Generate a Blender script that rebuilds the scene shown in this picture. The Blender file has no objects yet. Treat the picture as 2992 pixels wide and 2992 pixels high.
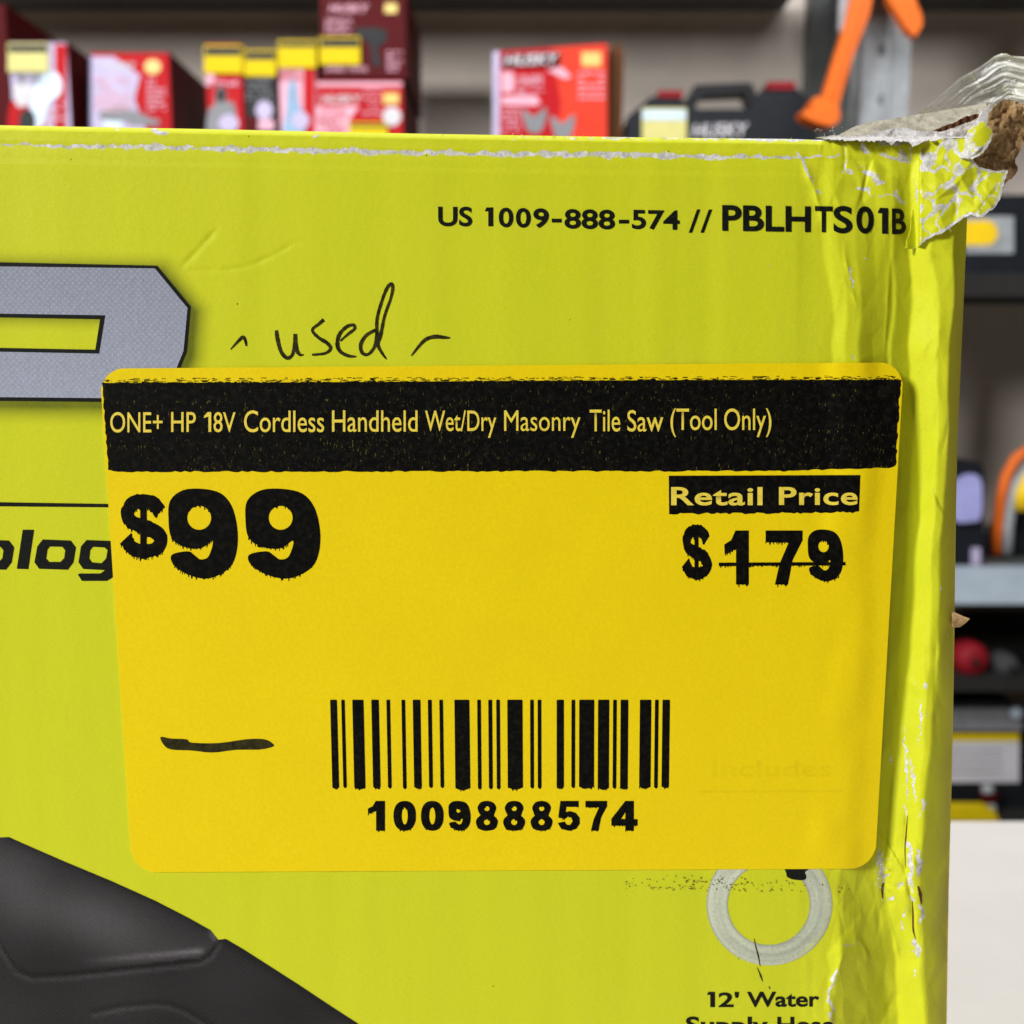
import bpy, bmesh, math, random
import numpy as np
from mathutils import Vector, geometry

random.seed(7)
rng = np.random.default_rng(7)
S = bpy.context.scene
COL = S.collection

# ------------------------------------------------------------------ camera
D, F, PITCH = 0.20, 3000.0, math.radians(8.0)
cam_data = bpy.data.cameras.new('camera')
cam = bpy.data.objects.new('camera', cam_data)
COL.objects.link(cam)
cam.location = (0, -D, 0)
cam.rotation_euler = (math.radians(90) - PITCH, 0, 0)
cam_data.sensor_width = 36.0
cam_data.lens = 36.0 * F / 2992.0
cam_data.clip_start, cam_data.clip_end = 0.01, 50
cam_data.dof.use_dof = True
cam_data.dof.focus_distance = 0.202
cam_data.dof.aperture_fstop = 16.5
S.camera = cam

# ------------------------------------------------------------------ light
world = bpy.data.worlds.new('World')
S.world = world
world.use_nodes = True
bg = world.node_tree.nodes['Background']
bg.inputs['Color'].default_value = (1.0, 0.74, 0.54, 1)
bg.inputs['Strength'].default_value = 0.06


def area_light(name, loc, target, sx, sy, energy, color):
    l = bpy.data.lights.new(name, 'AREA')
    l.shape = 'RECTANGLE'
    l.size, l.size_y, l.energy, l.color = sx, sy, energy, color
    o = bpy.data.objects.new(name, l)
    COL.objects.link(o)
    o.location = loc
    o.rotation_euler = (Vector(target) - Vector(loc)).to_track_quat('-Z', 'Y').to_euler()
    return o


area_light('window_light', (-1.78, -1.28, 1.02), (0.02, 0, 0), 0.55, 0.5, 78, (0.985, 1.0, 0.985))
area_light('ceiling_light', (-0.1, 0.30, 1.25), (0.1, 1.45, 0.1), 2.4, 0.5, 44, (0.97, 0.985, 1.0))

S.view_settings.view_transform = 'Standard'
S.view_settings.look = 'None'
S.view_settings.exposure = 0.0
S.view_settings.gamma = 1.0

# ------------------------------------------------------------------ helpers
CP, SP = math.cos(PITCH), math.sin(PITCH)


def at(px, py, Y=0.0):
    """a point of the photograph (2992 px square) carried to the vertical plane y = Y"""
    a = (np.asarray(px, float) - 1496.0) / F
    b = (1496.0 - np.asarray(py, float)) / F
    dy = CP + b * SP
    dz = -SP + b * CP
    t = (np.asarray(Y, float) + D) / dy
    return np.stack(np.broadcast_arrays(a * t, np.asarray(Y, float) + 0 * t, dz * t), -1)


def pt(px, py, Y=0.0):
    return Vector(at(px, py, Y).tolist())


def lin(r, g, b):
    f = lambda c: (c / 255 / 12.92) if c / 255 <= 0.04045 else ((c / 255 + 0.055) / 1.055) ** 2.4
    return (f(r), f(g), f(b))


def empty(name, loc, label=None, cat=None, group=None, rot=(0, 0, 0)):
    o = bpy.data.objects.new(name, None)
    COL.objects.link(o)
    o.empty_display_size = 0.02
    o.location = loc
    o.rotation_euler = rot
    tag(o, label, cat, group)
    return o


def tag(o, label=None, cat=None, group=None, kind=None):
    if label: o['label'] = label
    if cat: o['category'] = cat
    if group: o['group'] = group
    if kind: o['kind'] = kind
    return o


def root_loc(p):
    l = Vector((0, 0, 0))
    while p is not None:
        l += Vector(p.location)
        p = p.parent
    return l


def link_mesh(name, me, mat, parent=None):
    if mat is not None:
        me.materials.clear()
        me.materials.append(mat)
    o = bpy.data.objects.new(name, me)
    COL.objects.link(o)
    if parent is not None:
        o.parent = parent
        me.transform(__import__('mathutils').Matrix.Translation(-root_loc(parent)))
    return o


def np_mesh(name, V, Fc, mat, parent=None, smooth=True, attrs=None):
    """V (n,3) array, Fc (m,k) int array"""
    V = np.asarray(V, dtype=np.float32)
    Fc = np.asarray(Fc, dtype=np.int32)
    if parent is not None:
        V = V - np.array(root_loc(parent), dtype=np.float32)
    me = bpy.data.meshes.new(name)
    m, k = Fc.shape
    me.vertices.add(len(V))
    me.vertices.foreach_set('co', V.ravel())
    me.loops.add(m * k)
    me.loops.foreach_set('vertex_index', Fc.ravel())
    me.polygons.add(m)
    me.polygons.foreach_set('loop_start', np.arange(0, m * k, k, dtype=np.int32))
    me.polygons.foreach_set('use_smooth', np.full(m, smooth, dtype=bool))
    me.update(calc_edges=True)
    for an, (typ, arr) in (attrs or {}).items():
        at_ = me.attributes.new(an, typ, 'POINT')
        if typ == 'FLOAT':
            at_.data.foreach_set('value', np.asarray(arr, np.float32).ravel())
        else:
            c = np.ones((len(V), 4), np.float32)
            c[:, :3] = arr
            at_.data.foreach_set('color', c.ravel())
    if mat: me.materials.append(mat)
    o = bpy.data.objects.new(name, me)
    COL.objects.link(o)
    if parent is not None: o.parent = parent
    return o


def bm_obj(name, bm, mat, parent=None, smooth=False, bevel=0.0, seg=2):
    if bevel > 0:
        bmesh.ops.bevel(bm, geom=[e for e in bm.edges if e.is_boundary is False and len(e.link_faces) == 2 and e.calc_face_angle(0) > 0.6],
                        offset=bevel, segments=seg, affect='EDGES', profile=0.6)
    bmesh.ops.recalc_face_normals(bm, faces=bm.faces)
    me = bpy.data.meshes.new(name)
    bm.to_mesh(me)
    bm.free()
    if smooth:
        for p in me.polygons: p.use_smooth = True
    return link_mesh(name, me, mat, parent)


def box_bm(x0, x1, y0, y1, z0, z1, bm=None):
    bm = bm or bmesh.new()
    v = [bm.verts.new(p) for p in ((x0, y0, z0), (x1, y0, z0), (x1, y1, z0), (x0, y1, z0), (x0, y0, z1), (x1, y0, z1), (x1, y1, z1), (x0, y1, z1))]
    for f in ((0, 3, 2, 1), (4, 5, 6, 7), (0, 1, 5, 4), (1, 2, 6, 5), (2, 3, 7, 6), (3, 0, 4, 7)):
        bm.faces.new([v[i] for i in f])
    return bm


def prism_bm(pts_xz, y0, y1, bm=None):
    """outline in the x-z plane extruded from y0 to y1"""
    bm = bm or bmesh.new()
    a = [bm.verts.new((x, y0, z)) for x, z in pts_xz]
    b = [bm.verts.new((x, y1, z)) for x, z in pts_xz]
    n = len(a)
    bm.faces.new(a)
    bm.faces.new(list(reversed(b)))
    for i in range(n):
        bm.faces.new((a[i], b[i], b[(i + 1) % n], a[(i + 1) % n]))
    return bm


def tube_bm(path, radii, seg=12, bm=None, flat=1.0):
    bm = bm or bmesh.new()
    rings = []
    path = [Vector(p) for p in path]
    n = len(path)
    if not hasattr(radii, '__len__'): radii = [radii] * n
    for i, p in enumerate(path):
        d = (path[min(i + 1, n - 1)] - path[max(i - 1, 0)]).normalized()
        s = d.cross(Vector((0, 1, 0)))
        if s.length < 1e-4: s = d.cross(Vector((1, 0, 0)))
        s.normalize()
        w = s.cross(d).normalized()
        rings.append([bm.verts.new(p + radii[i] * (s * math.cos(2 * math.pi * k / seg) + flat * w * math.sin(2 * math.pi * k / seg))) for k in range(seg)])
    for i in range(n - 1):
        for k in range(seg):
            bm.faces.new((rings[i][k], rings[i][(k + 1) % seg], rings[i + 1][(k + 1) % seg], rings[i + 1][k]))
    bm.faces.new(list(reversed(rings[0])))
    bm.faces.new(rings[-1])
    return bm


# ------------------------------------------------------------------ materials
class NT:
    def __init__(self, name):
        self.m = bpy.data.materials.new(name)
        self.m.use_nodes = True
        self.t = self.m.node_tree
        self.b = self.t.nodes['Principled BSDF']
        self.out = self.t.nodes['Material Output']

    def n(self, typ, **kw):
        x = self.t.nodes.new(typ)
        for k, v in kw.items():
            if k in x.inputs.keys() and not hasattr(type(x), k):
                x.inputs[k].default_value = v
            else:
                setattr(x, k, v)
        return x

    def l(self, a, b): self.t.links.new(a, b)

    def math(self, op, a, b=None, c=None, clamp=False):
        x = self.n('ShaderNodeMath', operation=op, use_clamp=clamp)
        for i, v in enumerate((a, b, c)):
            if v is None: continue
            if hasattr(v, 'links'): self.l(v, x.inputs[i])
            else: x.inputs[i].default_value = v
        return x.outputs[0]

    def mix(self, fac, a, b):
        x = self.n('ShaderNodeMix', data_type='RGBA')
        for idx, v in ((0, fac), (6, a), (7, b)):
            if hasattr(v, 'links'): self.l(v, x.inputs[idx])
            else: x.inputs[idx].default_value = v if idx == 0 else (*v, 1)[:4]
        return x.outputs[2]

    def coord(self, scale=(1, 1, 1)):
        tc = self.n('ShaderNodeTexCoord')
        mp = self.n('ShaderNodeMapping')
        mp.inputs['Scale'].default_value = scale
        self.l(tc.outputs['Object'], mp.inputs['Vector'])
        return mp.outputs[0]

    def noise(self, scale, detail=3, rough=0.6, vec=None, w=None):
        x = self.n('ShaderNodeTexNoise')
        x.inputs['Scale'].default_value = scale
        x.inputs['Detail'].default_value = detail
        x.inputs['Roughness'].default_value = rough
        if vec is not None: self.l(vec, x.inputs['Vector'])
        return x.outputs['Fac']

    def ramp(self, fac, a, b):
        x = self.n('ShaderNodeMapRange')
        x.inputs['From Min'].default_value, x.inputs['From Max'].default_value = a, b
        self.l(fac, x.inputs['Value'])
        return x.outputs[0]

    def bump(self, height, strength, dist):
        x = self.n('ShaderNodeBump')
        x.inputs['Strength'].default_value = strength
        x.inputs['Distance'].default_value = dist
        self.l(height, x.inputs['Height'])
        self.l(x.outputs[0], self.b.inputs['Normal'])

    def set(self, **kw):
        for k, v in kw.items():
            s = self.b.inputs[k.replace('_', ' ')]
            if hasattr(v, 'links'): self.l(v, s)
            elif hasattr(v, '__len__'): s.default_value = (*v, 1)[:4]
            else: s.default_value = v
        return self


def plain(name, col, rough=0.5, var=0.12, nscale=60.0, bump=0.0, metal=0.0, spec=0.4):
    t = NT(name)
    v = t.coord()
    nz = t.noise(nscale, 4, 0.6, v)
    f = t.ramp(nz, 0.3, 0.7)
    t.set(Base_Color=t.mix(f, tuple(c * (1 - var) for c in col), tuple(min(1, c * (1 + var)) for c in col)),
          Roughness=rough, Metallic=metal, Specular_IOR_Level=spec)
    if bump: t.bump(nz, bump, 0.001)
    return t.m


LIME = np.array((0.605, 0.632, 0.017))


def carton_material():
    t = NT('printed_carton')
    v = t.coord()
    pr = t.n('ShaderNodeAttribute', attribute_name='print').outputs['Color']
    sc = t.n('ShaderNodeAttribute', attribute_name='scuff').outputs['Fac']
    # faint mottling of the lime ink, dust specks
    mott = t.ramp(t.noise(90, 5, 0.65, v), 0.3, 0.7)
    mv = t.coord((1, 1, 0.12))
    flute = t.ramp(t.noise(120, 2, 0.5, mv), 0.35, 0.65)
    c = t.mix(t.math('MULTIPLY', mott, 0.12), pr, lin(210, 206, 70))
    c = t.mix(t.math('MULTIPLY', flute, 0.10), c, lin(178, 186, 30))
    fine = t.noise(2600, 2, 0.7, v)
    c = t.mix(t.math('MULTIPLY', t.ramp(fine, 0.35, 0.75), 0.20), c, lin(168, 160, 16))
    vor = t.n('ShaderNodeTexVoronoi', feature='F1')
    vor.inputs['Scale'].default_value = 330
    t.l(v, vor.inputs['Vector'])
    sel = t.math('GREATER_THAN', t.n('ShaderNodeSeparateColor').outputs[0], 0.5)
    sepn = t.n('ShaderNodeSeparateColor')
    t.l(vor.outputs['Color'], sepn.inputs[0])
    speck = t.math('MULTIPLY', t.math('LESS_THAN', vor.outputs['Distance'], 0.060), t.math('GREATER_THAN', sepn.outputs[0], 0.965))
    c = t.mix(t.math('MULTIPLY', speck, 0.75), c, lin(75, 70, 20))
    # scuffed paper fibre
    tn = t.noise(1500, 4, 0.75, v)
    tb = t.noise(380, 3, 0.7, v)
    s2 = t.math('ADD', t.math('ADD', sc, t.math('MULTIPLY', t.math('SUBTRACT', tn, 0.5), 1.6)), t.math('MULTIPLY', t.math('SUBTRACT', tb, 0.5), 1.5))
    fac = t.ramp(s2, 0.40, 0.58)
    fac = t.math('MULTIPLY', fac, t.math('GREATER_THAN', sc, 0.04))
    fib = t.mix(t.ramp(t.noise(900, 4, 0.7, v), 0.35, 0.65), lin(172, 168, 162), lin(226, 224, 224))
    c = t.mix(fac, c, fib)
    t.set(Base_Color=c, Roughness=t.math('ADD', 0.50, t.math('MULTIPLY', fac, 0.35)), Specular_IOR_Level=0.13)
    hgt = t.math('ADD', t.math('MULTIPLY', t.noise(700, 4, 0.6, v), 0.6), t.math('MULTIPLY', fac, t.math('MULTIPLY', tn, -1.2)))
    t.bump(hgt, 0.16, 0.0006)
    return t.m


def label_material():
    t = NT('yellow_label_paper')
    v = t.coord()
    fine = t.ramp(t.noise(1400, 3, 0.7, v), 0.35, 0.65)
    big = t.ramp(t.noise(45, 3, 0.6, v), 0.3, 0.7)
    c = t.mix(fine, (0.790, 0.585, 0.002), (0.840, 0.630, 0.003))
    c = t.mix(t.math('MULTIPLY', big, 0.25), c, (0.73, 0.52, 0.003))
    t.set(Base_Color=c, Roughness=0.55, Specular_IOR_Level=0.14)
    t.bump(t.noise(1000, 3, 0.6, v), 0.10, 0.0004)
    return t.m


def thermal_ink(name, under, amount=0.5, streak=False):
    """black thermal print with small voids that show the paper under it"""
    t = NT(name)
    v = t.coord()
    n1 = t.noise(1150, 4, 0.75, v)
    if streak:
        vz = t.coord((1, 1, 0.30))
        n1 = t.noise(3400, 2, 0.6, vz)
        band = t.noise(430, 2, 0.5, t.coord((0.05, 1, 1)))
        n1 = t.math('ADD', n1, t.math('MULTIPLY', t.math('SUBTRACT', band, 0.5), 0.22))
    fac = t.math('MULTIPLY', t.ramp(n1, 0.66, 0.74), amount)
    gl = t.ramp(t.noise(800, 3, 0.6, v), 0.45, 0.7)
    c = t.mix(t.math('MULTIPLY', gl, 0.35), (0.0015, 0.0015, 0.0015), (0.020, 0.018, 0.010))
    t.set(Base_Color=t.mix(fac, c, under), Roughness=0.6, Specular_IOR_Level=0.07)
    return t.m


M = {}
M['carton'] = carton_material()
M['label'] = label_material()
M['ink'] = thermal_ink('thermal_black_ink', (0.16, 0.12, 0.008), 0.35)
M['header'] = thermal_ink('thermal_black_header', (0.26, 0.21, 0.04), 0.42, True)
M['knockout'] = plain('header_letter_yellow', (0.78, 0.60, 0.06), 0.5, 0.12, 900)
M['boxink'] = plain('carton_black_ink', (0.006, 0.007, 0.005), 0.55, 0.6, 2400, spec=0.12)
M['marker'] = plain('marker_ink', (0.026, 0.022, 0.005), 0.5, 0.85, 700, spec=0.12)


def printed(name, rough=0.42, hs=0.0):
    t = NT(name)
    v = t.coord()
    pr = t.n('ShaderNodeAttribute', attribute_name='print').outputs['Color']
    c = pr
    if hs:
        a = t.n('ShaderNodeTexWave', bands_direction='DIAGONAL')
        a.inputs['Scale'].default_value = 560
        t.l(t.coord((1, 0, 1)), a.inputs['Vector'])
        b = t.n('ShaderNodeTexWave', bands_direction='DIAGONAL')
        b.inputs['Scale'].default_value = 560
        t.l(t.coord((1, 0, -1)), b.inputs['Vector'])
        dots = t.math('MULTIPLY', a.outputs['Fac'], b.outputs['Fac'])
        c = t.mix(t.math('MULTIPLY', dots, hs), c, (0.60, 0.63, 0.70))
    g = t.noise(1700, 3, 0.7, v)
    mul = t.n('ShaderNodeMix', data_type='RGBA', blend_type='MULTIPLY')
    mul.inputs[0].default_value = 1.0
    t.l(c, mul.inputs[6])
    val = t.math('ADD', 0.70, t.math('MULTIPLY', g, 0.6))
    cc = t.n('ShaderNodeCombineColor')
    for i in range(3): t.l(val, cc.inputs[i])
    t.l(cc.outputs[0], mul.inputs[7])
    t.set(Base_Color=mul.outputs[2], Roughness=rough, Specular_IOR_Level=0.16)
    t.bump(t.noise(700, 4, 0.6, v), 0.16, 0.0006)
    return t.m


M['printed'] = printed('product_photo_print')
M['tool_print'] = printed('dark_tool_photo_print', .5, .008)
M['silver'] = printed('silver_halftone_print', 0.42, 0.22)

# ------------------------------------------------------------------ the shape of the damaged front panel
def top_edge(x):
    return np.interp(x, [-4000, 0, 600, 1200, 1850, 2300, 2430, 2560, 2850], [300, 366, 377, 390, 401, 406, 410, 411, 408])


def right_edge(y):
    return np.interp(y, [300, 690, 900, 1100, 1300, 1600, 1900, 2200, 2600, 2992, 4400], [2836, 2824, 2815, 2806, 2797, 2792, 2788, 2783, 2772, 2766, 2745])


ST_Y = np.array([380, 600, 760, 950, 1150, 1500, 2100, 2400, 2600, 2800, 2992, 4400], float)
ST_X = np.array([
    # A     B     C     D     E     E2    F     G     H     I
    [2326, 2400, 2440, 2465, 2600, 2606, 2666, 2700, 2790, 2834],
    [2326, 2395, 2430, 2500, 2610, 2616, 2666, 2720, 2790, 2828],
    [2326, 2405, 2455, 2500, 2598, 2608, 2656, 2720, 2785, 2821],
    [2326, 2430, 2468, 2508, 2594, 2606, 2652, 2740, 2778, 2812],
    [2326, 2430, 2470, 2510, 2590, 2600, 2660, 2735, 2770, 2804],
    [2326, 2430, 2470, 2510, 2600, 2612, 2690, 2730, 2756, 2794],
    [2300, 2420, 2440, 2490, 2570, 2582, 2630, 2698, 2722, 2785],
    [2300, 2420, 2440, 2480, 2556, 2564, 2594, 2682, 2696, 2778],
    [2300, 2400, 2420, 2440, 2550, 2558, 2578, 2655, 2680, 2772],
    [2300, 2380, 2420, 2462, 2590, 2602, 2622, 2692, 2704, 2769],
    [2300, 2370, 2395, 2422, 2596, 2606, 2622, 2700, 2712, 2766],
    [2300, 2370, 2395, 2422, 2596, 2606, 2622, 2700, 2712, 2745]], float)
ST_H = np.array([
    [0, -.1, .1, .15, .10, .10, -.8, .5, .7, -1.5],
    [0, -.2, .12, .25, -.15, -.08, -1.3, .2, .4, -2.2],
    [0, -.25, .25, .30, -1.0, -.92, -2.0, -.1, .1, -2.6],
    [0, -.3, .45, .50, -1.7, -1.55, -2.5, .0, .1, -2.6],
    [0, -.3, .40, .40, -1.7, -1.6, -3.0, -.2, -.1, -2.8],
    [0, -.2, .1, .1, -1.8, -1.8, -3.2, -1.2, -1.1, -3.1],
    [0, 0, 0, 0, -1.7, -1.75, -2.9, -.4, -.3, -2.6],
    [0, 0, 0, 0, -1.7, -1.75, -2.5, .1, .2, -2.5],
    [0, .1, .1, .1, -1.9, -1.9, -2.3, .2, .2, -2.7],
    [0, .1, .3, .55, -3.0, -3.1, -3.3, -1.2, -1.2, -3.2],
    [0, .1, .3, .50, -3.5, -3.6, -3.7, -1.3, -1.3, -3.1],
    [0, .1, .3, .50, -3.5, -3.6, -3.7, -1.3, -1.3, -3.1]], float)

RX0, RY0, RS = -30.0, 340.0, 3.0
RXN, RYN = 970, 900


def vnoise(shape, cell, seed):
    r = np.random.default_rng(seed)
    h, w = shape
    g = r.random((int(h / cell) + 3, int(w / cell) + 3))
    yy = np.arange(h)[:, None] / cell
    xx = np.arange(w)[None, :] / cell
    y0, x0 = yy.astype(int), xx.astype(int)
    fy, fx = yy - y0, xx - x0
    fy, fx = fy * fy * (3 - 2 * fy), fx * fx * (3 - 2 * fx)
    return (g[y0, x0] * (1 - fy) * (1 - fx) + g[y0 + 1, x0] * fy * (1 - fx) + g[y0, x0 + 1] * (1 - fy) * fx + g[y0 + 1, x0 + 1] * fy * fx) * 2 - 1


def blur(a, n, ax):
    k = np.ones(n) / n
    p = [(0, 0), (0, 0)]
    p[ax] = (n // 2, n // 2)
    a = np.pad(a, p, mode='edge')
    return np.apply_along_axis(lambda v: np.convolve(v, k, 'valid'), ax, a)


def seg_dist(X, Y, pts, w=None):
    d = np.full(X.shape, 1e9)
    for (ax, ay), (bx, by) in zip(pts[:-1], pts[1:]):
        vx, vy = bx - ax, by - ay
        t = np.clip(((X - ax) * vx + (Y - ay) * vy) / (vx * vx + vy * vy + 1e-9), 0, 1)
        d = np.minimum(d, np.hypot(X - ax - t * vx, Y - ay - t * vy))
    return d


def tin(X, Y, x0, x1, y0, y1, nx, ny, amp, seed, jit=.36):
    """a crumple: flat paper facets meeting in sharp creases"""
    r = np.random.default_rng(seed)
    gx, gy = np.meshgrid(np.linspace(x0, x1, nx), np.linspace(y0, y1, ny))
    gx = gx + r.uniform(-jit, jit, gx.shape) * (x1 - x0) / (nx - 1)
    gy = gy + r.uniform(-jit, jit, gy.shape) * (y1 - y0) / (ny - 1)
    gz = r.uniform(-1, 1, gx.shape) * amp
    out = np.zeros(X.shape)
    for j in range(ny - 1):
        for i in range(nx - 1):
            q_ = [(j, i), (j, i + 1), (j + 1, i + 1), (j + 1, i)]
            t_ = ((0, 1, 2), (0, 2, 3)) if r.random() < .5 else ((0, 1, 3), (1, 2, 3))
            for t in t_:
                (ax, ay, az), (bx, by, bz), (cx, cy, cz) = [(gx[q_[k]], gy[q_[k]], gz[q_[k]]) for k in t]
                m = (X >= min(ax, bx, cx)) & (X <= max(ax, bx, cx)) & (Y >= min(ay, by, cy)) & (Y <= max(ay, by, cy))
                if not m.any(): continue
                xm, ym = X[m], Y[m]
                det = (by - cy) * (ax - cx) + (cx - bx) * (ay - cy)
                if abs(det) < 1e-9: continue
                u = ((by - cy) * (xm - cx) + (cx - bx) * (ym - cy)) / det
                v = ((cy - ay) * (xm - cx) + (ax - cx) * (ym - cy)) / det
                ok = (u >= -1e-6) & (v >= -1e-6) & (u + v <= 1 + 1e-6)
                o = out[m]
                o[ok] = (u * az + v * bz + (1 - u - v) * cz)[ok]
                out[m] = o
    return out


def build_raster():
    xs = RX0 + RS * np.arange(RXN)
    ys = RY0 + RS * np.arange(RYN)
    X, Y = np.meshgrid(xs, ys)
    H = np.zeros((RYN, RXN))
    wob = vnoise((RYN, 10), 60, 5) * 9 + vnoise((RYN, 10), 22, 3) * 4     # folds wander a little
    for j, y in enumerate(ys):
        cx = np.array([np.interp(y, ST_Y, ST_X[:, k]) for k in range(10)])
        ch = np.array([np.interp(y, ST_Y, ST_H[:, k]) for k in range(10)])
        cx[1:-1] += wob[j, 1:-1]
        cx = np.maximum.accumulate(cx + np.arange(10) * 1e-3)
        H[j] = np.interp(xs, cx, ch)
    H = blur(blur(H * np.interp(ys, [300, 700, 1500, 2300, 2700], [1.1, 1.35, 1.35, 1.4, 1.6])[:, None], 3, 1), 3, 1)
    H = blur(H, 5, 0)
    rx = X[:, 760:]; ry = Y[:, 760:]
    w_ = np.clip((rx - 2330) / 120, 0, 1)
    tn_ = tin(rx, ry, 2240, 2900, 330, 3060, 12, 22, .58, 5) + tin(rx, ry, 2240, 2900, 330, 3060, 24, 50, .20, 6)
    lowr = np.clip((ry - 2300) / 200, 0, 1) + np.clip((700 - ry) / 200, 0, 1)
    H[:, 760:] += tn_ * w_ * (0.45 + 0.55 * np.clip(lowr, 0, 1))
    T = Y - top_edge(X)
    H += np.interp(T, [-40, 0, 4, 14, 44, 54, 60, 68, 82, 96, 112, 3000], [-2.2, -1.9, -1.2, -.62, -.34, -.40, -.42, -.30, -.20, -.16, 0, 0])
    # paper relief: long vertical flutes, crumple growing towards the right
    right = np.clip((X - 2250) / 350, 0, 1)
    H += vnoise(H.shape, 26, 11) * 0.012 + vnoise((RYN, RXN), 9, 12) * 0.004
    fl = np.repeat(vnoise((RYN // 60 + 2, RXN), 24, 14)[:, :], 60, axis=0)[:RYN]
    fl = blur(fl, 121, 0)
    H += fl * (0.05 + 0.06 * np.clip((X - 1500) / 900, 0, 1))
    H += right * (vnoise(H.shape, 14, 21) * 0.03 + vnoise(H.shape, 5, 22) * 0.012)
    top = np.clip(1 - T / 75, 0, 1)
    H += top * (vnoise(H.shape, 7, 31) * 0.035 + vnoise(H.shape, 3, 32) * 0.018)
    # creases: (points, depth mm, half width px)
    def c1(l): return [(2200 + a / 2.611, 360 + b / 2.611) for a, b in l]
    def c2(l): return [(2350 + a / 3.01, 2350 + b / 3.01) for a, b in l]
    for pts, dep, hw in (
            ([(524, 787), (575, 735), (640, 662)], -.22, 7), ([(532, 787), (640, 790), (720, 780), (790, 750), (858, 712), (890, 700)], -.19, 6),
            (c1([(345, 215), (420, 390), (480, 540), (545, 800)]), .42, 11), (c1([(690, 120), (705, 250), (690, 400)]), -.35, 8),
            (c1([(880, 180), (930, 330), (960, 470)]), .25, 14), (c1([(1110, 330), (1100, 480), (1140, 600)]), .30, 12),
            (c1([(820, 380), (900, 390), (1010, 465)]), .22, 10), (c1([(700, 900), (700, 1000), (720, 1100), (790, 1400)]), .22, 7),
            (c1([(1080, 980), (1045, 1060), (1020, 1500), (1000, 1820)]), .30, 6),
            (c2([(905, 30), (895, 200), (885, 400), (900, 620), (950, 850), (960, 1100), (985, 1200)]), -1.1, 9),
            (c2([(740, 20), (690, 400), (660, 560)]), .25, 9), (c2([(930, 330), (960, 500), (1000, 640)]), .5, 12),
            (c2([(700, 760), (720, 900), (800, 1200), (840, 1400)]), .5, 9), (c2([(820, 250), (760, 500), (750, 620)]), .35, 9),
            (c2([(780, 720), (900, 720), (960, 800)]), -.5, 10), (c2([(380, 1230), (300, 1440), (210, 1660), (230, 1940)]), .35, 9),
            (c2([(440, 1240), (500, 1000), (480, 800)]), .22, 10), (c2([(420, 1500), (560, 1380), (520, 1230), (460, 1190)]), .14, 8),
            (c2([(1180, 1000), (1250, 1200), (1260, 1400)]), -.25, 8), (c2([(500, 540), (560, 700), (640, 900)]), .14, 14),
            ([(2715, 1130), (2735, 1300), (2722, 1420), (2700, 1500)], .22, 9), ([(2770, 1180), (2768, 1260), (2752, 1330)], -.25, 8),
            ([(2690, 1810), (2700, 1900), (2700, 2000), (2690, 2060)], .28, 9), ([(2650, 1970), (2680, 2020), (2690, 2090)], .3, 8),
            ([(2735, 900), (2745, 1000), (2720, 1080)], .18, 10), ([(2760, 1700), (2735, 1900), (2730, 2040), (2740, 2200)], -.22, 9)):
        xs_ = [p[0] for p in pts]
        ys_ = [p[1] for p in pts]
        i0, i1 = int((min(xs_) - 60 - RX0) / RS), int((max(xs_) + 60 - RX0) / RS)
        j0, j1 = int((min(ys_) - 60 - RY0) / RS), int((max(ys_) + 60 - RY0) / RS)
        i0, j0 = max(i0, 0), max(j0, 0)
        d = seg_dist(X[j0:j1, i0:i1], Y[j0:j1, i0:i1], pts)
        P0, P1 = np.array(pts[0]), np.array(pts[-1])
        L = np.hypot(*(P1 - P0)) + 1e-6
        tt = ((X[j0:j1, i0:i1] - P0[0]) * (P1 - P0)[0] + (Y[j0:j1, i0:i1] - P0[1]) * (P1 - P0)[1]) / L ** 2
        tp = np.clip(np.minimum(tt, 1 - tt) * 4 + .12, 0, 1)
        nz_ = 0.75 + 0.5 * vnoise(d.shape, 11, int(abs(pts[0][0])))
        H[j0:j1, i0:i1] += dep * tp * nz_ * np.exp(-(d / hw) ** 1.3)
    return H


HR = build_raster()


def h_box(px, py):
    """height of the front panel above its plane, in mm, at a point of the panel"""
    fx = np.clip((np.asarray(px, float) - RX0) / RS, 0, RXN - 1.001)
    fy = np.clip((np.asarray(py, float) - RY0) / RS, 0, RYN - 1.001)
    i, j = fx.astype(int), fy.astype(int)
    u, v = fx - i, fy - j
    return HR[j, i] * (1 - u) * (1 - v) + HR[j, i + 1] * u * (1 - v) + HR[j + 1, i] * (1 - u) * v + HR[j + 1, i + 1] * u * v


def label_raster():
    xs = RX0 + RS * np.arange(RXN)
    ys = RY0 + RS * np.arange(RYN)
    X, Y = np.meshgrid(xs, ys)
    base = 0.16 - np.clip(X - 2275, 0, None) * 0.0016
    hi = np.where(X < 2585, HR, -9)
    for ax in (0, 1):
        m = hi.copy()
        for k in range(-7, 8): m = np.maximum(m, np.roll(hi, k, ax))
        hi = m
    return blur(blur(np.maximum(base, hi + 0.12), 15, 1), 15, 0) + 0.10 + vnoise(X.shape, 70, 111) * 0.06 + vnoise(X.shape, 22, 112) * 0.012 + vnoise(X.shape, 8, 113) * 0.003


LR = None


def h_label(px, py):
    global LR
    if LR is None: LR = label_raster()
    fx = np.clip((np.asarray(px, float) - RX0) / RS, 0, RXN - 1.001)
    fy = np.clip((np.asarray(py, float) - RY0) / RS, 0, RYN - 1.001)
    i, j = fx.astype(int), fy.astype(int)
    u, v = fx - i, fy - j
    return LR[j, i] * (1 - u) * (1 - v) + LR[j, i + 1] * u * (1 - v) + LR[j + 1, i] * (1 - u) * v + LR[j + 1, i + 1] * u * v


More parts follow.
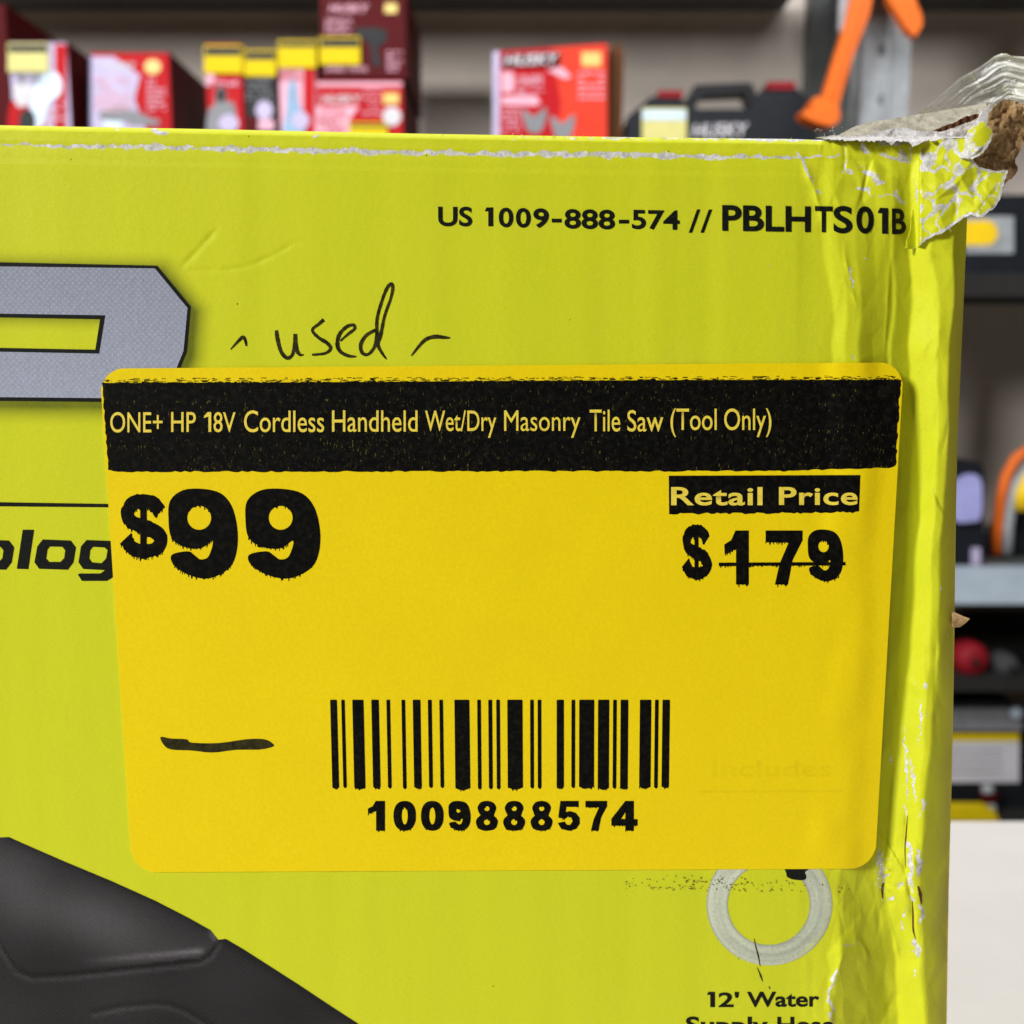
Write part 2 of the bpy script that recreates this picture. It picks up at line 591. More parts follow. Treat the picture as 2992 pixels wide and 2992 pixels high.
# ------------------------------------------------------------------ the carton
Z_TABLE = -0.25
DEPTH = 0.15
box = empty('cardboard_box', (-0.11, 0.05, Z_TABLE), 'large lime yellow carton with a crushed torn corner, standing on the white table', 'box')

SCUFF = []


def add_scuffs():
    c1 = lambda l: [(2200 + a / 2.611, 360 + b / 2.611) for a, b in l]
    c2 = lambda l: [(2350 + a / 3.01, 2350 + b / 3.01) for a, b in l]
    c6 = lambda l: [(2500 + a / 1.495, 1700 + b / 1.495) for a, b in l]
    s = SCUFF
    s.append(([(-40, 423), (300, 427), (600, 433), (1200, 446), (1700, 452), (2200, 459), (2330, 460), (2455, 456)], 5.6, .80))
    s.append((c1([(0, 118), (300, 122), (640, 118), (690, 130)]), 6, .8))
    s.append(([(1500, 403), (2000, 405), (2330, 407)], 3, .55))
    for a in ([(440, 378), (460, 386), (490, 386)], [(455, 390), (490, 392)]): s.append((a, 7, .9))
    s.append(([(918, 399), (932, 400)], 6, .85))
    s.append(([(330, 376), (350, 377)], 4, .7))
    for l, w, k in (([(345, 215), (380, 290), (420, 390), (440, 425)], 5.5, .85), ([(440, 430), (500, 560)], 3, .5), ([(690, 130), (705, 250), (692, 380)], 3.5, .7),
                    ([(815, 140), (840, 200), (885, 240), (850, 230)], 9, .75), ([(920, 95), (1050, 120), (1180, 130)], 16, .95), ([(660, 100), (930, 105)], 7, .9),
                    ([(1105, 190), (1180, 285)], 9, .85), ([(960, 240), (1180, 290)], 6.5, .75), ([(830, 370), (900, 390), (960, 450), (1010, 460)], 7.5, .85),
                    ([(700, 365), (760, 372)], 4, .6), ([(780, 490), (880, 505), (910, 550)], 5, .85), ([(910, 550), (1060, 550), (1150, 605)], 2.6, .6),
                    ([(1080, 495), (1090, 560), (1145, 610)], 5, .8), ([(730, 1090), (765, 1260)], 2.5, .75), ([(115, 960), (125, 1250)], 2.5, .35),
                    ([(760, 1760), (775, 1790)], 4, .6), ([(500, 500), (510, 540)], 3, .6), ([(860, 1030), (880, 1055)], 2, .5), ([(800, 340), (880, 350)], 5, .5),
                    ([(1200, 160), (1190, 320)], 5, .6), ([(1250, 430), (1260, 640)], 4, .6)):
        s.append((c1(l), w, k))
    for l, w, k in (([(920, 330), (925, 560), (950, 780)], 8, .9), ([(975, 370), (1005, 480), (1010, 640)], 5, .85), ([(1030, 0), (1040, 130)], 4, .8),
                    ([(655, 400), (668, 520), (700, 640), (690, 700)], 6.5, .95), ([(740, 600), (720, 640)], 6, .8), ([(790, 725), (860, 690)], 6, .85), ([(740, 860), (800, 815)], 4, .85),
                    ([(885, 915), (860, 990)], 3.5, .85), ([(870, 1020), (878, 1120)], 3, .8), ([(960, 1180), (990, 1260), (985, 1350)], 7, .85),
                    ([(1010, 880), (1035, 1050)], 5, .8), ([(310, 1430), (250, 1580), (200, 1670), (225, 1760), (240, 1830), (215, 1940)], 4.5, .85),
                    ([(340, 1232), (440, 1240)], 3, .6), ([(470, 1190), (520, 1240)], 2, .4), ([(980, 1430), (985, 1520)], 2.5, .5), ([(900, 20), (905, 160)], 3, .7),
                    ([(640, 560), (690, 900)], 2, .6), ([(920, 800), (980, 840)], 6, .8)):
        s.append((c2(l), w, k))
    for l, w, k in (([(285, 510), (290, 600), (275, 720)], 3.5, .85), ([(210, 620), (218, 800), (230, 950)], 2.5, .8), ([(235, 760), (265, 960)], 3.5, .85),
                    ([(315, 560), (320, 590)], 3, .7), ([(290, 950), (288, 1010)], 4, .8), ([(370, 20), (375, 45)], 3, .6), ([(310, 440), (300, 480)], 2, .6),
                    ([(165, 740), (155, 800)], 2, .5)):
        s.append((c6(l), w, k))


add_scuffs()


WARP = [vnoise((1000, 1000), c, 80 + i) for i, c in enumerate((7, 7, 3, 3, 5))]


def scuff_value(X, Y, sc=None):
    out = np.zeros(X.shape)
    i = np.clip((X - RX0) / RS, 0, 998).astype(int)
    j = np.clip((Y - RY0) / RS, 0, 998).astype(int)
    far = 1.0 + 0.6 * (Y > 1500)
    X = X + (WARP[0][j, i] * 5 + WARP[2][j, i] * 3) * far
    Y = Y + (WARP[1][j, i] * 5 + WARP[3][j, i] * 3)
    for pts, w, k in SCUFF:
        xs_, ys_ = [p[0] for p in pts], [p[1] for p in pts]
        m = (X > min(xs_) - 3 * w) & (X < max(xs_) + 3 * w) & (Y > min(ys_) - 3 * w) & (Y < max(ys_) + 3 * w)
        if not m.any(): continue
        d = seg_dist(X[m], Y[m], pts)
        P0, P1 = np.array(pts[0]), np.array(pts[-1])
        L2 = ((P1 - P0) ** 2).sum() + 1e-6
        tt = ((X[m] - P0[0]) * (P1 - P0)[0] + (Y[m] - P0[1]) * (P1 - P0)[1]) / L2
        tp = np.clip(np.minimum(tt + .05, 1.05 - tt) * 3 + .25, .25, 1) * (0.72 if w > 3 and len(pts) < 7 else 1)
        out[m] = np.maximum(out[m], k * np.clip(1.35 - .62 * d / (w * tp), 0, 1))
    return out


P_OUT = [(-900, 762), (0, 767), (459, 776), (557, 896), (546, 1026), (520, 1090), (470, 1176), (0, 1170), (-900, 1164)]
P_OUT = [(x, y) for x, y in P_OUT]


def inside(X, Y, poly):
    r = np.zeros(X.shape, bool)
    n = len(poly)
    for i in range(n):
        (x0, y0), (x1, y1) = poly[i], poly[(i + 1) % n]
        if y0 == y1: continue
        c = ((y0 > Y) != (y1 > Y)) & (X < (x1 - x0) * (Y - y0) / (y1 - y0) + x0)
        r ^= c
    return r


def front_panel():
    u = np.concatenate([np.arange(-3300, -30, 110), np.arange(-30, 2300, 6), np.arange(2300, 2801, 2.6), [2800.0]])
    u = np.unique(u)
    t = np.concatenate([[0, 1.5, 3, 5, 7.5, 10], np.arange(12.5, 130, 2.6), np.arange(130, 2640, 4), np.arange(2640, 4000, 70)])
    t = np.unique(t)
    U, T = np.meshgrid(u, t)
    Yp = top_edge(U) + T
    Xp = U + (right_edge(Yp) - 2800) * np.clip((U - 2300) / 500, 0, 1)
    Hh = h_box(Xp, Yp)
    V = at(Xp, Yp, -Hh * 1e-3)
    V[..., 2] = np.maximum(V[..., 2], Z_TABLE + 0.0006)
    ny, nx = U.shape
    idx = np.arange(ny * nx).reshape(ny, nx)
    Fc = np.stack([idx[:-1, :-1], idx[1:, :-1], idx[1:, 1:], idx[:-1, 1:]], -1).reshape(-1, 4)
    C = np.broadcast_to(LIME, (ny, nx, 3)).copy()
    # printed drop shadow of the big letter
    m = (Xp < 760) & (Yp > 720) & (Yp < 1420)
    sh = [(x + (14 if x > 0 else 0), y + 16) for x, y in P_OUT]
    d = seg_dist(Xp[m], Yp[m], sh + [sh[0]])
    ins = inside(Xp[m], Yp[m], sh)
    a = np.where(ins, 1.0, np.clip(1 - d / 62, 0, 1) ** 1.7) * 0.92
    cd = Yp[m] - (917 + 0.018 * Xp[m])
    inner = inside(Xp[m], Yp[m], [(-900, 912), (307, 922), (291, 1033), (-900, 1020)])
    a = np.where(inner, np.clip(1 - cd / 52, 0, 1) ** 1.5 * .85, a)
    C[m] = C[m] * (1 - a[:, None]) + np.array((0.035, 0.055, 0.004)) * a[:, None]
    sc = scuff_value(Xp, Yp)
    # rubbed kraft showing along the battered right edge
    edge = np.clip((Xp - right_edge(Yp) + 46) / 38, 0, 1) * np.clip((Yp - 700) / 200, 0, 1)
    C = C * (1 - 0.6 * edge[..., None]) + np.array(lin(160, 136, 72)) * 0.6 * edge[..., None]
    fp = np_mesh('front_panel', V.reshape(-1, 3), Fc, M['carton'], box, True,
                 {'print': ('FLOAT_COLOR', C.reshape(-1, 3)), 'scuff': ('FLOAT', sc.ravel())})
    # the other faces follow the front panel's own edges
    def strip(name, A, B, n=2):
        k = len(A)
        V2 = np.concatenate([A, B])
        i = np.arange(k - 1)
        F2 = np.stack([i, i + 1, i + 1 + k, i + k], -1)
        return np_mesh(name, V2, F2, M['carton'], box, False,
                       {'print': ('FLOAT_COLOR', np.broadcast_to(LIME, (2 * k, 3))), 'scuff': ('FLOAT', np.zeros(2 * k))})
    topA = V[0].copy(); topB = topA.copy(); topB[:, 1] = DEPTH; topB[:, 2] -= 0.004
    strip('top_panel', topA, topB)
    rA = V[:, -1].copy(); rB = rA.copy(); rB[:, 1] = DEPTH; rB[:, 0] -= 0.003
    strip('side_panel', rA, rB)
    lA = V[:, 0].copy(); lB = lA.copy(); lB[:, 1] = DEPTH
    strip('side_panel', lA, lB)
    bk = np.array([lB[0], rB[0], rB[-1], lB[-1]])
    np_mesh('back_panel', bk, [[0, 1, 2, 3]], M['carton'], box, False, {'print': ('FLOAT_COLOR', np.broadcast_to(LIME, (4, 3))), 'scuff': ('FLOAT', np.zeros(4))})
    return fp


front = front_panel()

# ------------------------------------------------------------------ print on the carton and on the label
def curve_tris(polys):
    """filled 2-D outlines (even-odd) -> verts, tris"""
    cu = bpy.data.curves.new('tmp', 'CURVE')
    cu.dimensions = '2D'
    cu.fill_mode = 'BOTH'
    for p in polys:
        s = cu.splines.new('POLY')
        s.points.add(len(p) - 1)
        for q, (x, y) in zip(s.points, p): q.co = (x * .01, -y * .01, 0, 1)
        s.use_cyclic_u = True
    o = bpy.data.objects.new('tmp', cu)
    COL.objects.link(o)
    dg = bpy.context.evaluated_depsgraph_get()
    me = bpy.data.meshes.new_from_object(o.evaluated_get(dg))
    bm = bmesh.new(); bm.from_mesh(me)
    bmesh.ops.remove_doubles(bm, verts=bm.verts, dist=1e-5)
    bmesh.ops.triangulate(bm, faces=bm.faces)
    bpy.data.objects.remove(o); bpy.data.curves.remove(cu); bpy.data.meshes.remove(me)
    for v in bm.verts: v.co = (v.co.x * 100, -v.co.y * 100, 0)
    return bm


def text_bm(s, bold=0.0, spacing=1.0, shear=0.0):
    cu = bpy.data.curves.new('tmp', 'FONT')
    cu.body = s
    cu.size = 100.0
    cu.offset = bold
    cu.space_character = spacing
    cu.shear = shear
    cu.fill_mode = 'FRONT'
    cu.resolution_u = 5
    o = bpy.data.objects.new('tmp', cu)
    COL.objects.link(o)
    dg = bpy.context.evaluated_depsgraph_get()
    me = bpy.data.meshes.new_from_object(o.evaluated_get(dg))
    bm = bmesh.new(); bm.from_mesh(me)
    bmesh.ops.remove_doubles(bm, verts=bm.verts, dist=1e-4)
    bmesh.ops.triangulate(bm, faces=bm.faces)
    bpy.data.objects.remove(o); bpy.data.curves.remove(cu); bpy.data.meshes.remove(me)
    for v in bm.verts: v.co.z = 0
    return bm


def to_quad(bm, quad):
    """map the ink box of bm onto a photo quad (TL, TR, BR, BL); y of bm points up"""
    xs = [v.co.x for v in bm.verts]; ys = [v.co.y for v in bm.verts]
    x0, x1, y0, y1 = min(xs), max(xs), min(ys), max(ys)
    tl, tr, br, bl = [Vector((*q, 0)) for q in quad]
    for v in bm.verts:
        u = (v.co.x - x0) / max(x1 - x0, 1e-6)
        w = (y1 - v.co.y) / max(y1 - y0, 1e-6)
        v.co = (tl * (1 - u) + tr * u) * (1 - w) + (bl * (1 - u) + br * u) * w
    return bm


def refine(bm, maxlen):
    for _ in range(7):
        e = [x for x in bm.edges if x.calc_length() > maxlen]
        if not e: break
        bmesh.ops.subdivide_edges(bm, edges=e, cuts=1)
        bmesh.ops.triangulate(bm, faces=[f for f in bm.faces if len(f.verts) > 3])


def drips(bm, amount, seed=0, step=4.0):
    """ragged thermal-print bleed along the lower edges of the ink"""
    r = random.Random(seed)
    edges = []
    for e in bm.edges:
        if len(e.link_faces) != 1: continue
        f = e.link_faces[0]
        c = f.calc_center_median()
        m = (e.verts[0].co + e.verts[1].co) * .5
        d = e.verts[1].co - e.verts[0].co
        n = Vector((d.y, -d.x, 0))
        if n.dot(m - c) < 0: n = -n
        if n.length < 1e-6: continue
        n.normalize()
        if n.y > 0.55: edges.append((e.verts[0].co.copy(), e.verts[1].co.copy(), n.y))
    for a, b, ny in edges:
        L = (b - a).length
        k = max(1, int(L / step))
        for i in range(k):
            if r.random() > 0.6: continue
            t = (i + r.random()) / k
            p = a.lerp(b, t)
            w = r.uniform(1.0, 2.6)
            h = r.uniform(.3, 1.0) ** 2 * amount
            v = [bm.verts.new(q) for q in (p + Vector((-w, -1.5, 0)), p + Vector((w, -1.5, 0)), p + Vector((w * .6, h, 0)), p + Vector((-w * .6, h * .9, 0)))]
            bm.faces.new(v)


def decal(name, bms, mat, parent, hf, lift, maxlen=14, color=None):
    bm = bms[0] if len(bms) == 1 else bmesh.new()
    if len(bms) > 1:
        for b in bms:
            me = bpy.data.meshes.new('t'); b.to_mesh(me); b.free(); bm.from_mesh(me); bpy.data.meshes.remove(me)
    refine(bm, maxlen)
    bm.verts.ensure_lookup_table()
    P = np.array([(v.co.x, v.co.y) for v in bm.verts])
    W = at(P[:, 0], P[:, 1], -(hf(P[:, 0], P[:, 1]) + lift) * 1e-3)
    for v, w in zip(bm.verts, W): v.co = w
    for f in bm.faces:                       # all ink faces the viewer's side
        f.normal_update()
        if f.normal.y > 0: f.normal_flip()
    me = bpy.data.meshes.new(name)
    bm.to_mesh(me); bm.free()
    for p in me.polygons: p.use_smooth = True
    if color is not None:
        a = me.attributes.new('print', 'FLOAT_COLOR', 'POINT')
        c = np.ones((len(P), 4), np.float32)
        c[:, :3] = color(P[:, 0], P[:, 1])
        a.data.foreach_set('color', c.ravel())
    return link_mesh(name, me, mat, parent)


def q(x0, x1, y0, y1, s=0.0, sk=0.0):
    """axis-aligned quad; s = drop of the right end in px, sk = sideways shift of the bottom"""
    return ((x0, y0), (x1, y0 + s), (x1 + sk, y1 + s), (x0 + sk, y1))


def glyph_one(heavy, thick=True):
    p = [(.46, 1), (1, 1), (1, 0), (.48, 0), (.48, .66), (.02, .56), (0, .74), (.28, .82)] if heavy else [(.22, 1), (1, 1), (1, 0), (.42, 0), (.42, .80), (0, .80)] if thick else [(.5, 1), (1, 1), (1, 0), (.62, 0), (.62, .78), (0, .70), (0, .80)]
    return curve_tris([[(x * 100, y * 100) for x, y in p]])


def glyph_dollar():
    b = stroke_bm([(83, -27), (69, -13), (47, -8), (23, -14), (13, -28), (21, -42), (47, -51), (74, -60), (87, -74), (74, -87), (48, -91), (24, -86), (10, -70)], [26, 25, 23, 25, 26, 26, 25, 26, 26, 25, 23, 25, 28], n=5)
    for v in b.verts: v.co.y = -v.co.y * 1
    c = curve_tris([[(41, 0), (55, 0), (55, 104), (41, 104)]])
    me = bpy.data.meshes.new('t'); c.to_mesh(me); c.free(); b.from_mesh(me); bpy.data.meshes.remove(me)
    for v in b.verts: v.co.y = -v.co.y
    return b


def heavy_digit(c, small=1.0):
    S_ = lambda l, n=3: smooth_poly(l, n)
    if c == '0': return curve_tris([[(50 + 50 * math.copysign(abs(math.cos(t)) ** .86, math.cos(t)), 50 + 50 * math.copysign(abs(math.sin(t)) ** .86, math.sin(t))) for t in np.linspace(0, 6.2832, 33)[:-1]], circle(50, 50, 13, 29, 20)])
    if c == '8':
        r = [(50, 100), (78, 95), (93, 77), (84, 57), (80, 52), (96, 40), (100, 26), (86, 6), (50, 0)]
        return curve_tris([S_(r + [(100 - x, y) for x, y in r[-2:0:-1]]), circle(50, 74, 12, 8, 14), circle(50, 29, 14, 10, 14)])
    if c == '9':
        xs, ys = [p[0] for p in nine], [p[1] for p in nine]
        f = lambda p: ((p[0] - min(xs)) / (max(xs) - min(xs)) * 100, (max(ys) - p[1]) / (max(ys) - min(ys)) * 100)
        cx = sum(p[0] for p in nine_h) / len(nine_h); cy = sum(p[1] for p in nine_h) / len(nine_h)
        return curve_tris([[f(p) for p in nine], [f((cx + (x - cx) * small, cy + (y - cy) * small)) for x, y in nine_h]])
    if c == '5': return curve_tris([[(14, 100), (92, 100), (92, 80), (40, 80), (37, 63), (56, 66), (80, 60), (96, 44), (97, 24), (82, 6), (50, 0), (18, 6), (3, 26), (32, 31), (42, 20), (56, 20), (66, 32), (60, 45), (46, 47), (34, 40), (5, 45)]])
    if c == '7': return curve_tris([[(2, 100), (98, 100), (98, 82), (72, 45), (60, 0), (26, 0), (38, 38), (62, 78), (2, 78)]])
    if c == '4': return curve_tris([[(54, 100), (86, 100), (86, 39), (100, 39), (100, 17), (86, 17), (86, 0), (54, 0), (54, 17), (2, 17), (2, 40)], [(54, 39), (38, 39), (54, 62)]])
    return glyph_one(True)


def word(s, quad, bold=0.0, spacing=1.0, drip=0.0, shear=0.0, seed=1):
    bm = glyph_one(bold > 2.5, bold > 1) if s == '1' else glyph_dollar() if s == '$' else text_bm(s, bold, spacing, shear)
    if drip and bold > 2.5 and s in '0189574': bm.free(); bm = heavy_digit(s, .52 if bold > 4 else .85)
    bm = to_quad(bm, quad)
    if drip: drips(bm, drip, seed)
    return bm


def chars(s, spans, y0, y1, bold, drip=0.0, s_end=0.0):
    out = []
    n = len(s)
    for i, (c, (a, b)) in enumerate(zip(s, spans)):
        dy = s_end * i / max(n - 1, 1)
        out.append(word(c, q(a, b, y0 + dy, y1 + dy), bold, drip=drip, seed=i + 3))
    return out


def stroke_bm(pts, widths, bm=None, n=9):
    """a pen stroke: Catmull-Rom path with varying width, as a 2-D ribbon"""
    P = [Vector((*p, 0)) for p in pts]
    path, ws = [], []
    m = len(P)
    if not hasattr(widths, '__len__'): widths = [widths] * m
    for i in range(m - 1):
        p0, p1, p2, p3 = P[max(i - 1, 0)], P[i], P[i + 1], P[min(i + 2, m - 1)]
        for k in range(n):
            t = k / n
            path.append(.5 * ((2 * p1) + (p2 - p0) * t + (2 * p0 - 5 * p1 + 4 * p2 - p3) * t * t + (3 * p1 - p0 - 3 * p2 + p3) * t ** 3))
            ws.append(widths[i] * (1 - t) + widths[i + 1] * t)
    path.append(P[-1]); ws.append(widths[-1])
    bm = bm or bmesh.new()
    prev = None
    for i, p in enumerate(path):
        d = (path[min(i + 1, len(path) - 1)] - path[max(i - 1, 0)])
        if d.length < 1e-6: d = Vector((1, 0, 0))
        d.normalize()
        nrm = Vector((-d.y, d.x, 0))
        w = ws[i] * .5 * random.uniform(.88, 1.1)
        cur = (bm.verts.new(p + nrm * w), bm.verts.new(p - nrm * w))
        if prev: bm.faces.new((prev[0], prev[1], cur[1], cur[0]))
        prev = cur
    return bm


def smooth_poly(pts, n=5):
    P = [Vector((*p, 0)) for p in pts]
    m = len(P)
    out = []
    for i in range(m):
        p0, p1, p2, p3 = P[i - 1], P[i], P[(i + 1) % m], P[(i + 2) % m]
        for k in range(n):
            t = k / n
            v = .5 * ((2 * p1) + (p2 - p0) * t + (2 * p0 - 5 * p1 + 4 * p2 - p3) * t * t + (3 * p1 - p0 - 3 * p2 + p3) * t ** 3)
            out.append((v.x, v.y))
    return out


def circle(cx, cy, rx, ry=None, n=40):
    ry = ry or rx
    return [(cx + rx * math.cos(2 * math.pi * i / n), cy + ry * math.sin(2 * math.pi * i / n)) for i in range(n)]


def sheet(name, poly, mat, parent, Yfun, step=5.0, attrs=None, thick=0.0, jitter=0.3):
    """a paper sheet: outline in photo px, Yfun(px,py) -> distance plane, filled with a fine net of triangles"""
    xs = [p[0] for p in poly]; ys = [p[1] for p in poly]
    B = []
    for (ax, ay), (bx, by) in zip(poly, poly[1:] + poly[:1]):
        L = math.hypot(bx - ax, by - ay)
        k = max(1, int(L / step))
        for i in range(k): B.append((ax + (bx - ax) * i / k, ay + (by - ay) * i / k))
    gx, gy = np.meshgrid(np.arange(min(xs), max(xs), step), np.arange(min(ys), max(ys), step))
    gx = gx + rng.uniform(-jitter, jitter, gx.shape) * step
    gy = gy + rng.uniform(-jitter, jitter, gy.shape) * step
    ok = inside(gx, gy, poly)
    ok &= seg_dist(gx, gy, poly + [poly[0]]) > step * .5
    I = list(zip(gx[ok], gy[ok]))
    pts = [Vector(p) for p in B + I]
    nb = len(B)
    r = geometry.delaunay_2d_cdt(pts, [(i, (i + 1) % nb) for i in range(nb)], [], 1, 1e-4)
    P = np.array([(v.x, v.y) for v in r[0]])
    Fc = np.array([f for f in r[2] if len(f) == 3])
    a, b, c = P[Fc[:, 0]], P[Fc[:, 1]], P[Fc[:, 2]]
    ar = (b[:, 0] - a[:, 0]) * (c[:, 1] - a[:, 1]) - (b[:, 1] - a[:, 1]) * (c[:, 0] - a[:, 0])
    Fc[ar > 0] = Fc[ar > 0][:, ::-1]
    V = at(P[:, 0], P[:, 1], Yfun(P[:, 0], P[:, 1]))
    at_ = {k: (ty, fn(P[:, 0], P[:, 1])) for k, (ty, fn) in (attrs or {}).items()}
    if thick:
        ed = np.concatenate([Fc[:, [0, 1]], Fc[:, [1, 2]], Fc[:, [2, 0]]])
        key = {}
        for a_, b_ in ed.tolist(): key[(a_, b_)] = 1
        be = np.array([(a_, b_) for a_, b_ in key if (b_, a_) not in key])
        n0 = len(V)
        A, Bv = V[be[:, 0]], V[be[:, 1]]
        off = np.array((0, thick, 0))
        m_ = len(be)
        V = np.concatenate([V, A, Bv, A + off, Bv + off])
        k_ = n0 + np.arange(m_)
        Fc = np.concatenate([Fc, np.stack([k_ + m_, k_, k_ + 2 * m_], -1), np.stack([k_ + m_, k_ + 2 * m_, k_ + 3 * m_], -1)])
        for kk, (ty, arr) in list(at_.items()):
            arr = np.asarray(arr)
            at_[kk] = (ty, np.concatenate([arr, arr[be[:, 0]], arr[be[:, 1]], arr[be[:, 0]], arr[be[:, 1]]]))
    return np_mesh(name, V, Fc, mat, parent, True, at_)


def cA(l): return [(250 + a / 1.5456, 1000 + b / 1.5456) for a, b in l]


nine = smooth_poly(cA([(528, 662), (610, 682), (660, 740), (684, 830), (686, 920), (664, 1000), (612, 1046), (540, 1068), (460, 1048), (398, 1006), (389, 960),
                       (462, 944), (492, 962), (520, 981), (556, 966), (574, 896), (522, 930), (450, 926), (388, 884), (374, 795), (382, 715), (440, 668)]), 4)
nine_h = circle(250 + 513 / 1.5456, 1000 + 793 / 1.5456, 54 / 1.5456)

# ---- lettering and pictures printed on the carton
def c6(l): return [(a / 1.84, 700 + b / 1.84) for a, b in l]


outer = c6([(-1650, 112), (0, 122), (845, 140), (1025, 360), (1005, 600), (968, 692), (900, 790), (800, 878), (530, 872), (0, 867), (-1650, 858)])
hole = c6([(-1650, 418), (0, 418), (538, 428), (512, 592), (0, 582), (-1650, 575)])
hole_o = c6([(-1640, 396), (0, 398), (567, 407), (534, 613), (0, 603), (-1640, 596)])
letter = decal('printed_letter', [curve_tris([outer, hole])], M['boxink'], box, h_box, 0.05, 30)
inner = c6([(-1640, 134), (0, 144), (833, 155), (1008, 368), (986, 600), (950, 688), (880, 780), (790, 858), (530, 852), (0, 847), (-1640, 838)])
decal('letter_face', [curve_tris([inner, hole_o])], M['silver'], letter, h_box, 0.09, 30,
      lambda x, y: np.array((0.30, 0.315, 0.40)) * (0.86 + 0.20 * np.clip((y - 770) / 400, 0, 1))[:, None])
decal('printed_rule', [curve_tris([c6([(-1500, 1404), (0, 1412), (640, 1422), (640, 1440), (0, 1434), (-1500, 1426)])])], M['boxink'], box, h_box, 0.05, 40)
o2 = [(230, 1612), (380, 1618), (408, 1655), (395, 1735), (365, 1775), (210, 1770), (185, 1735), (200, 1650)]
o2h = [(268, 1650), (335, 1652), (350, 1670), (345, 1712), (325, 1733), (265, 1733), (248, 1715), (255, 1668)]
ell = [(122, 1560), (183, 1560), (152, 1772), (90, 1770)]
gee = [(465, 1615), (650, 1622), (632, 1800), (575, 1835), (440, 1835), (418, 1800), (430, 1795), (540, 1795), (565, 1777), (447, 1771), (422, 1735), (435, 1650)]
geeh = [(500, 1652), (562, 1655), (578, 1670), (570, 1715), (545, 1740), (495, 1735), (480, 1715), (485, 1670)]
sh = lambda l, d: [(x + d, y) for x, y in l]
decal('printed_word', [curve_tris([c6(p) for p in (sh(o2, -332), sh(o2h, -332))]), curve_tris([c6(ell)]), curve_tris([c6(o2), c6(o2h)]), curve_tris([c6(gee), c6(geeh)])],
      M['boxink'], box, h_box, 0.05, 20)

BB = 2.45
decal('printed_code', [word('US', q(1280, 1380, 603, 661, 1), BB), word('1', q(1416, 1441, 606, 661, 0), BB), word('0', q(1457, 1500, 606, 664, 1), BB), word('0', q(1507, 1551, 607, 665, 1), BB), word('9', q(1558, 1604, 608, 666, 1), 2.9), word('-', q(1612, 1641, 639, 650, 0), .5),
                       word('888', q(1649, 1797, 610, 668, 3), BB), word('-', q(1808, 1838, 642, 653, 0), .5), word('574', q(1846, 1986, 612, 670, 3), BB),
                       word('//', q(2012, 2081, 612, 680, 0), .6)], M['boxink'], box, h_box, 0.07, 12)
decal('printed_model_code', [word('PBLH', q(2110, 2369, 599, 674, 4), BB), word('T', q(2381, 2433, 602, 678, 1), BB), word('S', q(2435, 2491, 601, 681, 1), BB),
                             word('0', q(2502, 2553, 602, 682, 1), BB), word('1', q(2564, 2595, 607, 682, 1), BB), word('B', q(2606, 2647, 609, 684, 1), BB)],
      M['boxink'], box, h_box, 0.12, 6)
decal('printed_caption', [word('1', q(2065, 2089, 2898, 2943, 0), BB), word("2'", q(2099, 2159, 2898, 2943, 0), BB), word('Water', q(2182, 2394, 2898, 2943, -1), BB),
                          word('Supply', q(2004, 2244, 2970, 3034, 0), BB), word('Hose', q(2271, 2437, 2971, 3018, 0), BB)], M['boxink'], box, h_box, 0.07, 10)

# hose ring
def ring_col(x, y):
    r = np.hypot(x - 2248, y - 2642)
    f = (r - 119) / 65
    b = 0.98 + 0.08 * np.sin(f * 9) + 0.07 * np.sin(f * 21 + np.arctan2(y - 2642, x - 2248)) + 0.10 * np.cos(np.arctan2(y - 2642, x - 2248) + 2.6) - 0.05 * np.sin(f * 47)
    edge = np.clip(np.minimum(f, 1 - f) * 9, 0.72, 1)
    c = np.array((0.49, 0.515, 0.40)) * (b * edge)[:, None]
    strip = np.exp(-((f - .80) / .045) ** 2) * np.clip((x - 2300) / 60, 0, 1) * .5
    return c * (1 - strip[:, None]) + LIME * strip[:, None]


rb = curve_tris([circle(2248, 2641, 184, 180, 64), circle(2246, 2643, 120, 118, 56)])
refine(rb, 12)
decal('printed_hose', [rb], M['printed'], box, h_box, 0.05, 12, ring_col)
decal('printed_hose_tip', [curve_tris([smooth_poly([(2293, 2530), (2340, 2528), (2366, 2536), (2352, 2548), (2356, 2560), (2350, 2571), (2318, 2570), (2300, 2562), (2297, 2550)], 3)])],
      M['boxink'], box, h_box, 0.10, 10)

# dark tool body, printed photo
def c4(l): return [(a / 1.5456, 2350 + b / 1.5456) for a, b in l]


saw_poly = c4([(-2500, 900), (-900, 420), (-300, 190), (0, 150), (40, 148), (100, 175), (300, 262), (500, 345), (700, 435), (850, 512), (950, 568), (985, 612), (1020, 608), (1100, 655), (1350, 815),
               (1500, 915), (1640, 1005), (1900, 1200), (2100, 1500), (1900, 2300), (-2500, 2300)])
edge_hi = c4([(40, 148), (300, 262), (500, 345), (700, 435), (950, 568)])
groove = c4([(-80, 480), (0, 640), (70, 745), (140, 772), (300, 765), (500, 745), (900, 702), (950, 672), (990, 612)])
plate = c4([(345, 712), (600, 690), (905, 662)])
low = c4([(420, 935), (560, 905), (700, 893), (770, 900), (850, 935), (960, 1000), (1050, 1080)])


